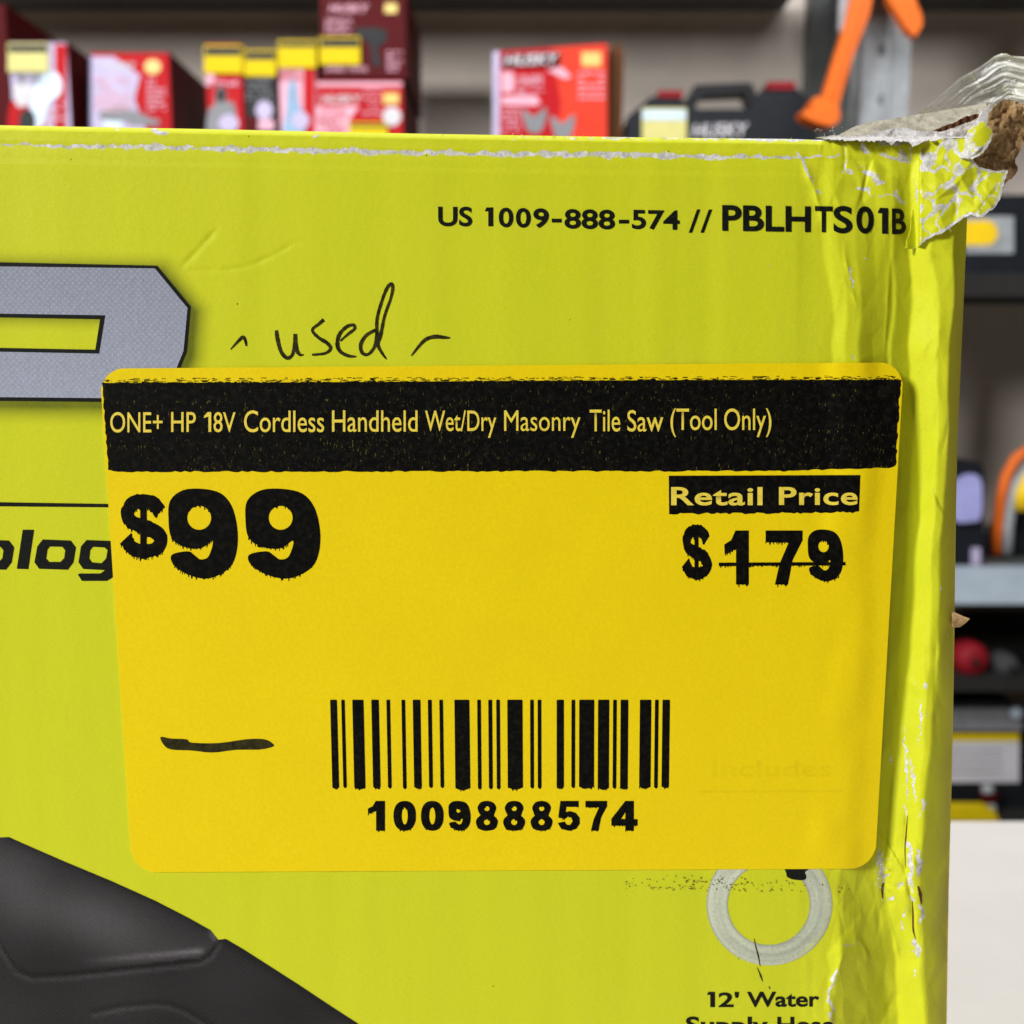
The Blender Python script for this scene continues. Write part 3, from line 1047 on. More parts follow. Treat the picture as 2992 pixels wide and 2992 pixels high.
def saw_col(x, y):
    base = np.full(x.shape, 0.026)
    d1 = seg_dist(x, y, edge_hi)
    upper = inside(x, y, c4([(-400, 100), (40, 148), (960, 568), (985, 612), (930, 690), (500, 740), (140, 765), (0, 640), (-400, 300)]))
    base += np.where(upper, 0.062 * np.exp(-((d1 - 125) / 85) ** 2), 0)
    base += 0.035 * np.exp(-((x - 70) / 70) ** 2 - ((y - 2590) / 110) ** 2)
    base += 0.17 * np.exp(-(seg_dist(x, y, plate) / 7) ** 2) * np.clip((x - 230) / 300, 0, 1)
    dg = seg_dist(x, y, groove)
    base *= 1 - 0.8 * np.exp(-(dg / 8) ** 2)
    g2 = [(a + 3, b + 15) for a, b in groove]
    base += 0.040 * np.exp(-(seg_dist(x, y, g2) / 6) ** 2)
    dl = seg_dist(x, y, low)
    base *= 1 - 0.5 * np.exp(-(dl / 9) ** 2)
    base += 0.035 * np.exp(-(seg_dist(x, y, [(a, b + 13) for a, b in low]) / 6) ** 2)
    tip = c4([(950, 575), (970, 610)])
    base += 0.10 * np.exp(-(seg_dist(x, y, tip) / 7) ** 2)
    base *= 1 - 0.55 * np.exp(-(seg_dist(x, y, c4([(1020, 615), (1350, 820), (1640, 1010)])) / 16) ** 2) - .4 * np.exp(-(d1 / 16) ** 2)
    base = base * .62 * (1 + .25 * np.sin((x + y) / 90) * np.sin((x - 2 * y) / 140))
    return np.clip(base, .003, 1)[:, None] * np.array((1.02, 0.93, 1.02))


sheet('printed_tool_picture', [p for p in saw_poly], M['tool_print'], box, lambda x, y: -(h_box(x, y) + 0.05) * 1e-3, 8.0, {'print': ('FLOAT_COLOR', saw_col)})

# handwriting
def c7(l): return [(500 + a / 1.932, 550 + b / 1.932) for a, b in l]


W = 10.5
pen = [stroke_bm(c7([(335, 910), (370, 872), (402, 842), (416, 852), (425, 890)]), [3, 8, 11, 9, 6]),
       stroke_bm(c7([(594, 802), (600, 850), (620, 922), (655, 958), (688, 930), (700, 825)]), [10, 12, 11, 11, 9, 11]),
       stroke_bm(c7([(700, 822), (706, 900), (724, 938), (748, 940)]), [12, 12, 10, 3]),
       stroke_bm(c7([(862, 742), (835, 765), (797, 800), (830, 842), (880, 874), (900, 905), (868, 932), (795, 940)]), [11, 9, 9, 10, 12, 10, 8, 6]),
       stroke_bm(c7([(955, 862), (1000, 822), (1034, 795), (1030, 772), (990, 782), (950, 825), (938, 880), (955, 922), (1000, 946), (1045, 950)]), [6, 8, 9, 9, 10, 11, 12, 11, 10, 4]),
       stroke_bm(c7([(1152, 800), (1100, 832), (1070, 882), (1078, 928), (1110, 938), (1145, 900), (1160, 840), (1162, 740), (1185, 650), (1215, 570), (1240, 540), (1251, 560),
                     (1240, 620), (1205, 720), (1182, 830), (1166, 880), (1190, 930), (1216, 966)]), [9, 10, 11, 10, 9, 9, 11, 10, 9, 10, 10, 10, 9, 9, 11, 11, 9, 3]),
       stroke_bm(c7([(1356, 946), (1400, 890), (1440, 852), (1490, 838), (1540, 842), (1576, 845)]), [4, 9, 12, 12, 10, 3])]
decal('handwritten_word', pen, M['marker'], box, h_box, 0.06, 14)

# ------------------------------------------------------------------ the price label
label = empty('price_label', tuple(at(1470, 1800, -0.0004)), 'yellow rectangular price sticker with black header stuck on the carton front', 'sticker')
TL, TR, BR, BL = (291, 1077), (2641, 1059), (2556, 2538), (386, 2549)


def round_quad(cs, r, n=9):
    out = []
    for i in range(4):
        p, a, b = Vector(cs[i]), Vector(cs[i - 1]), Vector(cs[(i + 1) % 4])
        u, w = (a - p).normalized(), (b - p).normalized()
        s, e = p + u * r, p + w * r
        for k in range(n + 1):
            t = k / n
            v = s * (1 - t) ** 2 + p * (.62 * 2 * t * (1 - t)) + (s + e) * .5 * (.38 * 2 * t * (1 - t)) + e * t ** 2
            out.append((v.x, v.y))
    return out


label_poly = round_quad([TL, TR, BR, BL], 62)
sheet('label_sheet', label_poly, M['label'], label, lambda x, y: -h_label(x, y) * 1e-3, 13.0, thick=0.00022)

bar = [(297, 1119), (900, 1117), (1500, 1113), (2100, 1110), (2634, 1110)]
r_ = random.Random(4)
bar_r = [(2634 - 0.055 * (y - 1110) - r_.uniform(0, 6), y) for y in range(1118, 1364, 8)]
bar_b = [(x, 1378 - (x - 315) * 0.0012 - max(0, x - 2300) * 0.034 + r_.uniform(-2, 2.5)) for x in range(2612, 318, -14)]
bar_l = [(316 - (1374 - y) * 0.074 + r_.uniform(-1, 3), y) for y in range(1372, 1124, -9)]
header = decal('header_bar', [curve_tris([bar + bar_r + bar_b + bar_l])], M['header'], label, h_label, 0.05, 13)
fr = bmesh.new()                                   # scratchy fringe above the header
for i in range(620):
    x = r_.uniform(300, 2628)
    y = 1118 - (x - 297) * 0.0035
    w, h = r_.uniform(1.5, 9), r_.uniform(1.0, 2.0)
    oy = -r_.uniform(0, 1) ** 1.6 * 13
    v = [fr.verts.new((x + a, y + oy + b, 0)) for a, b in ((-w, 0), (w, 0), (w, h), (-w, h))]
    fr.faces.new(v)
tag(decal('header_fringe', [fr], M['ink'], header, h_label, 0.045, 40), kind='stuff')
words = [('ONE+', 322, 475, 1204, 1264), ('HP', 500, 572, 1204, 1262), ('1', 596, 617, 1204, 1262), ('8V', 624, 688, 1204, 1263), ('Cordless', 713, 947, 1199, 1263), ('Handheld', 970, 1220, 1199, 1262),
         ('Wet/Dry', 1242, 1450, 1199, 1279), ('Masonry', 1473, 1696, 1199, 1279), ('Tile', 1723, 1812, 1197, 1261), ('Saw', 1833, 1938, 1198, 1261), ('(Tool', 1959, 2094, 1193, 1277), ('Only)', 2116, 2254, 1193, 1277)]
decal('title_lettering', [word(w, q(a, b, c, d), 0.0 if w[0] == 'M' else 0.35) for w, a, b, c, d in words], M['knockout'], header, h_label, 0.075, 30)


n1 = curve_tris([nine, nine_h]); drips(n1, 9, 1)
n2 = curve_tris([[(x + 225 + (x - 493) * .08, y) for x, y in nine], [(x + 238, y) for x, y in nine_h]]); drips(n2, 9, 2)
dol = word('$', q(350, 489, 1443, 1633), 3.6, drip=9)
decal('price_figures', [dol, n1, n2], M['ink'], label, h_label, 0.04, 30)

rp = [(1954, 1390), (2514, 1388), (2510, 1494)] + [(x, 1501 - (x - 1955) * .010 + r_.uniform(-2, 4)) for x in range(2500, 1960, -9)] + [(1955, 1502)]
tagbar = decal('retail_price_bar', [curve_tris([rp])], M['ink'], label, h_label, 0.04, 30)
decal('retail_price_lettering', [word('Retail', q(1961, 2228, 1423, 1477), 2.0, 1.06), word('Price', q(2276, 2506, 1423, 1476), 2.0, 1.06)], M['knockout'], tagbar, h_label, 0.075, 30)
decal('retail_price_figures', [word('$', q(1992, 2081, 1532, 1695), 2.4, drip=8), word('1', q(2116, 2188, 1550, 1708), 2.6, drip=9), word('7', q(2237, 2345, 1550, 1708), 2.6, drip=9),
                               word('9', q(2360, 2464, 1547, 1699), 2.8, drip=8)], M['ink'], label, h_label, 0.04, 30)
st = curve_tris([[(2100, 1644), (2470, 1642), (2471, 1652), (2100, 1654)]]); drips(st, 6, 5)
decal('strike_line', [st], M['ink'], label, h_label, 0.055, 30)

bars = [(177, 208), (227, 243), (277, 328), (363, 397), (431, 448), (499, 516), (550, 585), (618, 636), (670, 687), (738, 806), (841, 858), (891, 909), (927, 944), (977, 1046), (1080, 1097),
        (1114, 1131), (1200, 1233), (1267, 1284), (1302, 1370), (1387, 1438), (1455, 1472), (1489, 1524), (1576, 1628), (1644, 1661), (1678, 1712)]
for i, (a, b) in enumerate(bars):
    k = (a - 177) / 1535
    s_ = (10 - 15 * k) / 1.5456
    x0, x1 = 850 + a / 1.5456, 850 + b / 1.5456
    y0, y1 = 1950 + 146 / 1.5456, 1950 + (545 + r_.uniform(-3, 5)) / 1.5456
    m_ = (x1 - x0)
    bb = curve_tris([[(x0 + 1, y0), (x1 - 1, y0), (x1, y0 + 4), (x1 + s_, y1 - 3), (x1 + s_ - m_ * .3, y1 + 2), (x0 + s_ + m_ * .4, y1 + 1 + m_ * .06), (x0 + s_, y1 - 3), (x0, y0 + 4)]])
    if m_ > 20: drips(bb, 6, i)
    decal('barcode_bar', [bb], M['ink'], label, h_label, 0.04, 30)
dg_ = [(347, 425), (463, 565), (587, 690), (711, 812), (835, 935), (958, 1058), (1082, 1182), (1205, 1305), (1330, 1428), (1447, 1566)]
decal('barcode_number', chars('1009888574', [(850 + a / 1.5456, 850 + b / 1.5456) for a, b in dg_], 1950 + 603 / 1.5456, 1950 + 738 / 1.5456, 4.2, 5), M['ink'], label, h_label, 0.04, 30)
decal('marker_dash', [curve_tris([smooth_poly([(469, 2153), (500, 2158), (545, 2160), (560, 2170), (640, 2171), (720, 2160), (772, 2160), (796, 2172), (798, 2181), (760, 2190), (690, 2191), (620, 2199), (560, 2193),
                                               (500, 2190), (478, 2176)], 3)])], M['marker'], label, h_label, 0.045, 30)


M['ghost'] = plain('label_show_through', (0.765, 0.566, 0.002), .55, .06, 300, spec=.14)
decal('show_through_print', [word('Includes', q(2080, 2430, 2222, 2270), 1.0), curve_tris([[(2045, 2310), (2460, 2309), (2460, 2315), (2045, 2316)]])], M['ghost'], label, h_label, .03, 14)

# ------------------------------------------------------------------ the torn corner of the carton
def flap_scuff(x, y):
    """white cracks between the facets of the folded-over paper"""
    r = np.random.default_rng(3)
    cx, cy = r.uniform(2650, 2960, 28), r.uniform(390, 750, 28)
    wx = x; wy = y
    x = x + 9 * np.sin(wy / 17 + 1) + 5 * np.sin(wy / 7 + wx / 13); y = y + 9 * np.sin(wx / 19) + 4 * np.sin(wx / 6 + 2)
    d = np.hypot(x[:, None] - cx, (y[:, None] - cy) * .85)
    d.sort(axis=1)
    e = d[:, 1] - d[:, 0]
    k_ = .55 + .45 * np.sin(wx / 31 + wy / 23)
    s = np.clip(1.22 - e / (6 + 5 * k_), 0, 1) * (.66 + .34 * k_)
    x, y = wx, wy
    s = np.where(x < 2688, s * .3, s)
    rim = seg_dist(x, y, FLAP + [FLAP[0]])
    s = np.maximum(s, np.where((x > 2700) & (y > 470), np.clip(1.25 - rim / 9, 0, 1), 0))
    return np.maximum(s, np.clip((x - 2840) / 90, 0, 1) * .30)


def ragged(poly, amp, step, seed):
    r = random.Random(seed)
    out = []
    for (ax, ay), (bx, by) in zip(poly, poly[1:] + poly[:1]):
        L = math.hypot(bx - ax, by - ay)
        k = max(1, int(L / step))
        nx, ny = -(by - ay) / (L + 1e-6), (bx - ax) / (L + 1e-6)
        for i in range(k):
            a = r.uniform(-amp, amp) if i else 0
            out.append((ax + (bx - ax) * i / k + nx * a, ay + (by - ay) * i / k + ny * a))
    return out


FLAP = [(2678, 414), (2681, 450), (2680, 483), (2672, 529), (2668, 600), (2662, 660), (2646, 724), (2660, 727), (2680, 724), (2693, 712), (2706, 700), (2735, 686), (2760, 677), (2790, 655),
        (2818, 634), (2836, 627), (2850, 632), (2872, 634), (2890, 617), (2905, 608), (2922, 584), (2928, 560), (2934, 533), (2945, 497), (2925, 498), (2912, 500), (2880, 493),
        (2862, 488), (2845, 470), (2832, 440), (2824, 404), (2760, 407), (2700, 410)]
FLAP = ragged(FLAP, 2.2, 7, 2)


def tin_fn(x0, x1, y0, y1, nx, ny, amp, seed):
    return lambda x, y: tin(np.asarray(x, float), np.asarray(y, float), x0 - 40, x1 + 40, y0 - 40, y1 + 40, nx, ny, amp, seed)


t_fl = tin_fn(2620, 2960, 390, 750, 9, 9, .75, 17)
t_fl2 = tin_fn(2620, 2960, 390, 750, 20, 20, .16, 18)
flap_base = lambda x, y: np.interp(x, [2640, 2652, 2674, 2681, 2690, 2760, 2860, 2945], [-.5, -.5, -1.5, -1.4, .9, 1.5, 2.6, 2.2])
flap_Y = lambda x, y: -(flap_base(x, y) + (t_fl(x, y) + t_fl2(x, y)) * np.clip((x - 2675) / 25, .15, 1)) * 1e-3
lime_attr = lambda x, y: np.broadcast_to(LIME, (len(x), 3))
flap = sheet('torn_flap', FLAP, M['carton'], box, flap_Y, 3.4, {'print': ('FLOAT_COLOR', lime_attr), 'scuff': ('FLOAT', flap_scuff)}, thick=0.0004)
flap['label'] = 'creased torn paper hanging from the corner'

CURL = ragged([(2836, 374), (2862, 341), (2870, 323), (2899, 302), (2927, 285), (2930, 289), (2906, 310), (2888, 333), (2883, 369), (2896, 379), (2901, 392), (2896, 411), (2883, 434), (2862, 455),
               (2842, 465), (2808, 460), (2821, 434), (2823, 398)], 1.6, 6, 5)
t_cu = tin_fn(2800, 2940, 280, 470, 6, 8, .5, 27)
curl_Y = lambda x, y: -(3.2 + 1.6 * np.sin((x - 2800) / 100 * 2.2) - (465 - y) * .006 + t_cu(x, y)) * 1e-3
curl_scuff = lambda x, y: np.clip(1.1 - seg_dist(x, y, [(2868, 405), (2880, 385), (2870, 378)]) / 26, .0, 1) * -1 + .75
sheet('torn_curl', CURL, M['carton'], box, curl_Y, 3.0, {'print': ('FLOAT_COLOR', lime_attr), 'scuff': ('FLOAT', curl_scuff)}, thick=0.0004)


def kraft_material(name, a, b, c_, scale, stretch):
    t = NT(name)
    v = t.coord(stretch)
    n1 = t.noise(scale, 6, 0.72, v)
    n2 = t.noise(scale * .35, 3, 0.6, v)
    c = t.mix(t.ramp(n1, .32, .68), a, b)
    c = t.mix(t.math('MULTIPLY', t.ramp(n2, .55, .75), .85), c, c_)
    t.set(Base_Color=c, Roughness=.85, Specular_IOR_Level=.2)
    t.bump(n1, .7, .0012)
    return t.m


M['kraft'] = kraft_material('torn_kraft_board', lin(122, 88, 54), lin(206, 172, 124), lin(84, 54, 30), 520, (1, 1, .55))
M['kraft_and_gap_dark'] = kraft_material('dark_kraft_and_gap', lin(70, 40, 22), lin(110, 70, 40), lin(50, 28, 14), 500, (1, 1, 1))
M['dusty'] = kraft_material('dusty_tape', lin(140, 134, 118), lin(186, 180, 160), lin(120, 112, 98), 420, (1, 1, 1))
M['pulp'] = kraft_material('white_torn_pulp', lin(190, 184, 180), lin(226, 222, 220), lin(150, 142, 134), 900, (1, 1, 1))

CARD = ragged([(2883, 369), (2888, 333), (2906, 310), (2930, 289), (2966, 297), (2992, 304), (3040, 318), (3052, 380), (3010, 405), (2992, 412), (2979, 444), (2966, 470), (2974, 493), (2966, 512),
               (2940, 533), (2929, 552), (2912, 560), (2880, 520), (2838, 490), (2812, 462), (2840, 430), (2868, 400)], 2.6, 6, 8)
t_k1, t_k2, t_k3 = tin_fn(2800, 3060, 280, 560, 9, 10, 1.5, 41), tin_fn(2800, 3060, 280, 560, 24, 26, .55, 42), tin_fn(2800, 3060, 280, 560, 50, 54, .22, 43)
card_Y = lambda x, y: -(-.4 - .012 * (x - 2900) + t_k1(x, y) + t_k2(x, y) + t_k3(x, y)) * 1e-3
sheet('cardboard_core', CARD, M['kraft'], box, card_Y, 3.0, thick=0.003)['label'] = 'brown torn fluted board showing at the corner'

TAPE = ragged([(2383, 402), (2452, 394), (2500, 368), (2552, 355), (2629, 343), (2681, 335), (2759, 322), (2844, 307), (2880, 300), (2890, 345), (2860, 400), (2700, 409), (2560, 409)], 1.2, 8, 9)
t_tp = tin_fn(2370, 2900, 290, 420, 16, 7, .9, 51)
sheet('lifted_tape', TAPE, M['dusty'], box, lambda x, y: .0042 + (410 - y) * .00011 - t_tp(x, y) * 1e-3, 4.0, thick=0.0004)['label'] = 'dusty grey tape lifting along the top edge'
PULP = ragged([(2400, 403), (2470, 398), (2526, 393), (2560, 387), (2600, 377), (2625, 371), (2660, 378), (2700, 385), (2735, 383), (2790, 374), (2836, 356), (2860, 348), (2846, 378), (2824, 402),
               (2770, 404), (2740, 408), (2700, 412), (2680, 424), (2668, 428), (2655, 414), (2620, 411), (2606, 424), (2590, 411), (2540, 413), (2500, 409), (2440, 409)], 2.8, 5, 10)
t_pu = tin_fn(2380, 2900, 330, 440, 40, 12, .5, 61)
sheet('torn_pulp', PULP, M['pulp'], box, lambda x, y: .0022 - .0042 * np.clip((y - 400) / 12, 0, 1) + (410 - y) * .00003 - t_pu(x, y) * 6e-4, 3.0, thick=0.0004)
SLIT = ragged([(2728, 381), (2755, 369), (2795, 356), (2815, 342), (2850, 333), (2866, 336), (2842, 352), (2800, 368), (2764, 382), (2742, 385)], 1.6, 5, 11)
sheet('dark_gap_sheet', SLIT, M['kraft_and_gap_dark'], box, lambda x, y: .0010 + 0 * x + .00035 * np.sin(x * .3), 4.0)  # dark brown sheet standing in for the shaded hole in the tear

# clear packing tape standing up in a wrinkled loop
def film_material():
    t = NT('clear_packing_tape')
    st_ = t.n('ShaderNodeAttribute', attribute_name='streak').outputs['Fac']
    v = t.coord()
    n1 = t.noise(420, 4, .65, v)
    c = t.mix(st_, lin(206, 202, 188), lin(253, 254, 255))  # white streaks put the film's highlights into its colour
    a = t.math('ADD', t.math('MULTIPLY', n1, .62), t.math('MULTIPLY', st_, .62), clamp=True)
    t.set(Base_Color=c, Roughness=.10, Specular_IOR_Level=.8, Alpha=a)
    return t.m


M['film'] = film_material()
FILM = [(2672, 345), (2681, 334), (2733, 291), (2803, 229), (2862, 196), (2888, 178), (2904, 165), (2924, 157), (2940, 156), (2955, 163), (2992, 166), (3060, 172), (3110, 210), (3120, 330),
        (3010, 345), (2930, 330), (2870, 330), (2790, 340)]


def film_uv(x, y):
    # distance across the streaks, which fan out from the left foot of the tape
    a = np.arctan2(345 - y, x - 2640)
    r = np.hypot(x - 2640, y - 345)
    return a + 0.0011 * (r - 120) * (r > 120), r


FR = random.Random(33)
FS = [(FR.uniform(0, 175), FR.uniform(-.16, .10), FR.uniform(1.8, 6.5), FR.uniform(.5, 1), FR.uniform(0, 6)) for _ in range(26)]


def film_streak(x, y):
    a, r = film_uv(x, y)
    sd = seg_dist(x, y, [(2600, 400), (2681, 334), (2733, 291), (2803, 229), (2862, 196), (2904, 165), (2940, 156), (2992, 166), (3110, 180)])
    f = .85 * np.exp(-(sd / 9) ** 2)
    for s0, sl, w, k, ph in FS:
        f = np.maximum(f, k * (.65 + .35 * np.sin(r / 40 + ph)) * np.exp(-((sd - s0 - sl * (r - 150) - 4 * np.sin(r / 50 + ph)) / w) ** 2))
    return np.clip(f, 0, 1)


t_fm = tin_fn(2660, 3130, 150, 350, 12, 8, 1.6, 71)
sheet('clear_tape', FILM, M['film'], box,
      lambda x, y: .019 + .02 * np.sin((x - 2680) / 430 * 3) - (film_streak(x, y) * 1.1 + t_fm(x, y)) * 1e-3, 3.0, {'streak': ('FLOAT', film_streak)})['label'] = 'crumpled transparent tape sticking up'

sheet('board_splinter', [(2786, 1788), (2800, 1794), (2818, 1802), (2834, 1808), (2822, 1820), (2806, 1832), (2786, 1834)], M['kraft'], box, lambda x, y: .0035 - .0018 * np.sin((y - 1788) / 46 * 3) + 0 * x, 4.0, thick=.0008)

fb = bmesh.new()
rf = random.Random(12)
for i in range(150):
    if i < 70: x, y, Y = rf.uniform(2380, 2870), rf.uniform(372, 412), rf.uniform(.000, .004)
    elif i < 105: x = rf.uniform(2660, 2930); y, Y = float(np.interp(x, [2660, 2735, 2818, 2930], [726, 686, 634, 575])) + rf.uniform(-3, 5), -.0022
    elif i < 125: x, y, Y = rf.uniform(2560, 2590), rf.uniform(2500, 2600), -.0005 + .0022
    else: x, y, Y = rf.uniform(1200, 2420), float(top_edge(1800)) + 4, .0015
    if i >= 125: y = float(top_edge(x)) + rf.uniform(-2, 3)
    a = rf.uniform(0, 6.28)
    L = rf.uniform(4, 14) if i < 125 else rf.uniform(2, 6)
    pts = [pt(x + L * k / 3 * math.cos(a + k * .5), y + L * k / 3 * math.sin(a + k * .5), Y - rf.uniform(0, .0004) * k) for k in range(4)]
    tube_bm(pts, [.00006, .00005, .00004, .00002], 3, fb)
tag(bm_obj('paper_fibres', fb, M['pulp'], box), kind='stuff')

# dirt specks of glue residue under the label
sp = []
rs = random.Random(5)
for i in range(150):
    x = min(max(rs.gauss(2080, 150), 1830), 2480)
    y = 2556 + rs.random() ** .7 * 44 + (x - 1830) * .012
    sp.append(circle(x, y, rs.uniform(1.2, 3.4), rs.uniform(1.0, 2.6), 6))
res = bmesh.new()
for p in sp: res.faces.new([res.verts.new((a, b, 0)) for a, b in p])
tag(decal('glue_residue', [res], plain('residue', lin(104, 100, 30), .6, .5, 500), box, h_box, .11, 40), kind='stuff')
decal('hairline_crack', [stroke_bm([(2203, 2742), (2208, 2765), (2216, 2795), (2221, 2823)], [1, 3.5, 4.5, 2]), stroke_bm([(2212, 2826), (2222, 2850), (2228, 2868)], [1, 5, 2]),
                         stroke_bm([(2246, 2882), (2250, 2890)], [2, 3])], M['marker'], box, h_box, .10, 20)
c2 = lambda l: [(2350 + a / 3.01, 2350 + b / 3.01) for a, b in l]
decal('board_crack', [stroke_bm(c2([(908, 100), (895, 260), (885, 400), (892, 560)]), [1, 4, 3, 1]), stroke_bm(c2([(950, 850), (955, 960), (958, 1100), (980, 1190)]), [1, 5, 5, 1]),
                      stroke_bm(c2([(700, 690), (686, 740), (690, 830)]), [2, 7, 2]), stroke_bm(c2([(1000, 720), (1020, 790), (1030, 880)]), [4, 10, 3])], M['kraft_and_gap_dark'], box, h_box, .10, 8)

# ------------------------------------------------------------------ table, floor, wall
M['table'] = plain('white_laminate', (0.77, 0.732, 0.690), .45, .03, 25, spec=.4)
M['dark_metal'] = plain('dark_grey_steel', (0.085, 0.09, 0.086), .5, .12, 30, metal=.0)
M['grey_metal'] = plain('light_grey_steel', (0.30, 0.315, 0.33), .45, .18, 40)
M['charcoal'] = plain('charcoal_steel', (0.022, 0.021, 0.020), .6, .15, 30, spec=.15)
M['blue_grey'] = plain('pale_blue_grey_steel', (0.42, 0.49, 0.57), .45, .08, 30)
M['wall'] = plain('beige_panel', (0.72, 0.625, 0.555), .75, .06, 9)
M['floor'] = plain('concrete_floor', (0.22, 0.21, 0.20), .6, .2, 6)
FLOOR = -1.0
tb = empty('white_table', (0, 0.0, FLOOR), 'plain white table top under the lime carton', 'table')
Ytab = float(.25 / math.tan(math.atan((2400 - 1496) / F) + PITCH)) - D
bm_obj('table_top', box_bm(-.7, .8, -.35, Ytab, Z_TABLE - .025, Z_TABLE), M['table'], tb, bevel=.002)
for lx in (-.64, .74):
    for ly in (-.3, Ytab - .05):
        bm_obj('leg', box_bm(lx - .02, lx + .02, ly - .02, ly + .02, FLOOR, Z_TABLE - .025), M['grey_metal'], tb)
fl_ = bm_obj('floor', box_bm(-2.5, 2.5, -1.2, 2.2, FLOOR - .02, FLOOR), M['floor']); tag(fl_, kind='structure')
wl = bm_obj('wall', box_bm(-2.5, 2.5, 1.98, 2.03, FLOOR, 1.4), M['wall']); tag(wl, kind='structure')

# ------------------------------------------------------------------ shelving
YF, YB = 1.46, 1.96
px_x = lambda px, Y: float(at(px, 1000, Y)[0])
py_z = lambda py, Y: float(at(1496, py, Y)[2])
Z1 = py_z(800, YF)
Z0 = py_z(52, YB)
Z2 = py_z(1664, YF)
Z3 = py_z(1990, YF)
Z4 = py_z(2405, YF)
rack = empty('shelving_unit', (0, (YF + YB) / 2, FLOOR), 'grey steel storage shelving behind the carton', 'shelving')
for z, hgt, mat in ((Z0, .03, 'dark_metal'), (Z1, .035, 'charcoal'), (Z2, .058, 'blue_grey'), (Z3, .018, 'charcoal'), (Z4, .03, 'charcoal')):
    top = z if z != Z0 else z + .03
    for xa, xb in ((-1.55, px_x(2478, YF)), (px_x(2622, YF), 1.75)):
        bm_obj('shelf_board', box_bm(xa, xb, YF + .03, YB, top - .018, top), M['dark_metal' if z in (Z0, Z2) else 'charcoal'], rack)
        bm_obj('shelf_beam', box_bm(xa, xb, YF, YF + .028, top - hgt, top + .001), M[mat], rack, bevel=.002)
def perforated_post(x0, x1, y0, y1, mat):
    w = x1 - x0
    p = bm_obj('upright', box_bm(x0, x1, y0, y1, FLOOR, 1.25), mat, rack, bevel=.003)
    return p
post = perforated_post(px_x(2482, YF), px_x(2618, YF), YF + .001, YF + .05, M['grey_metal'])
rib = bm_obj('post_rib', box_bm(px_x(2545, YF), px_x(2560, YF), YF - .004, YF + .001, FLOOR, 1.24), M['grey_metal'], post)
for py in (-90, 145, 290, 435):
    c = at(2582, py, YF)
    hb = bmesh.new()
    tube_bm([(c[0], YF - .003, c[2]), (c[0], YF + .0008, c[2])], [.0085, .0085], 14, hb)
    bm_obj('post_hole', hb, M['dark_metal'], post)
perforated_post(px_x(2335, 1.9), px_x(2402, 1.9), 1.90, 1.95, M['dark_metal'])
bm_obj('post_brace', box_bm(px_x(2402, 1.86), px_x(2480, 1.86), 1.86, 1.88, Z1, Z0), M['dark_metal'], rack)
perforated_post(-1.6, -1.551, YF + .001, YF + .05, M['grey_metal'])

# ------------------------------------------------------------------ things on the shelves
RED, DRED = lin(196, 30, 38), lin(120, 20, 28)
M['red'] = plain('red_card', lin(168, 16, 24), .6, .08, 20, spec=.12)
M['deep_red'] = plain('deep_red_plastic', (0.22, 0.008, 0.014), .55, .15, 60, spec=.15)
M['dim_grey'] = plain('dim_grey_plastic', (0.045, 0.045, 0.046), .6, .3, 90, spec=.15)
M['orange_red'] = plain('orange_red_print', lin(206, 58, 38), .6, .10, 20, spec=.12)
M['dark_red'] = plain('dark_red_card', lin(72, 7, 12), .6, .10, 20, spec=.1)
M['pink'] = plain('pale_pink_print', lin(212, 160, 176), .6, .08, 25, spec=.15)
M['lilac'] = plain('lilac_print_and_glare', lin(176, 166, 194), .6, .08, 25, spec=.15)  # serves pale print, and glare painted on the leftmost boxes
M['white'] = plain('white_print', (0.54, 0.52, 0.55), .6, .04, 30, spec=.15)
M['grey_print'] = plain('grey_print', (0.20, 0.20, 0.215), .6, .12, 40, spec=.15)
M['blue_print'] = plain('steel_blue_print', lin(120, 150, 180), .4, .14, 30)
M['pale_blue'] = plain('pale_blue_print', lin(190, 210, 226), .4, .08, 30)
M['black'] = plain('black_plastic', (0.008, 0.009, 0.011), .5, .2, 60, spec=.2)
M['navy'] = plain('dark_blue_black_plastic', (0.008, 0.010, 0.014), .55, .2, 60, spec=.2)
M['tag_yellow'] = plain('yellow_tag_paper', (0.60, 0.44, 0.004), .6, .05, 50, spec=.1)
M['tag_pale'] = plain('pale_yellow_tag', (0.58, 0.53, 0.20), .6, .05, 50, spec=.1)
M['gold'] = plain('gold_badge_print', lin(206, 178, 96), .45, .1, 50)
M['orange'] = plain('orange_plastic', (0.74, 0.135, 0.006), .45, .08, 40, spec=.3)
M['blue_edge'] = plain('dark_blue_edge_print', lin(30, 28, 90), .4, .1, 30)
M['violet'] = plain('violet_blue_print', lin(160, 160, 214), .5, .12, 18)
M['amber'] = plain('amber_plastic', lin(236, 196, 24), .4, .06, 30)


def flat(name, poly_px, Y, mat, parent, t=.0012):
    """a thin printed patch lying on a front face at distance Y"""
    P = [at(x, y, Y) for x, y in poly_px]
    bm = prism_bm([(p[0], p[2]) for p in P], Y, Y + t)
    return bm_obj(name, bm, mat, parent)


def rect(x0, x1, y0, y1, s=0): return [(x0, y0), (x1, y0 + s), (x1, y1 + s), (x0, y1)]


def print_text(s_, quad, Y, mat, parent, bold=1.5, shear=.2):
    bm = to_quad(text_bm(s_, bold, 1.0, shear), quad)
    for v in bm.verts: v.co = at(v.co.x, v.co.y, Y).tolist()
    for f in bm.faces:
        f.normal_update()
        if f.normal.y > 0: f.normal_flip()
    me = bpy.data.meshes.new('lettering'); bm.to_mesh(me); bm.free()
    return link_mesh('lettering', me, mat, parent)


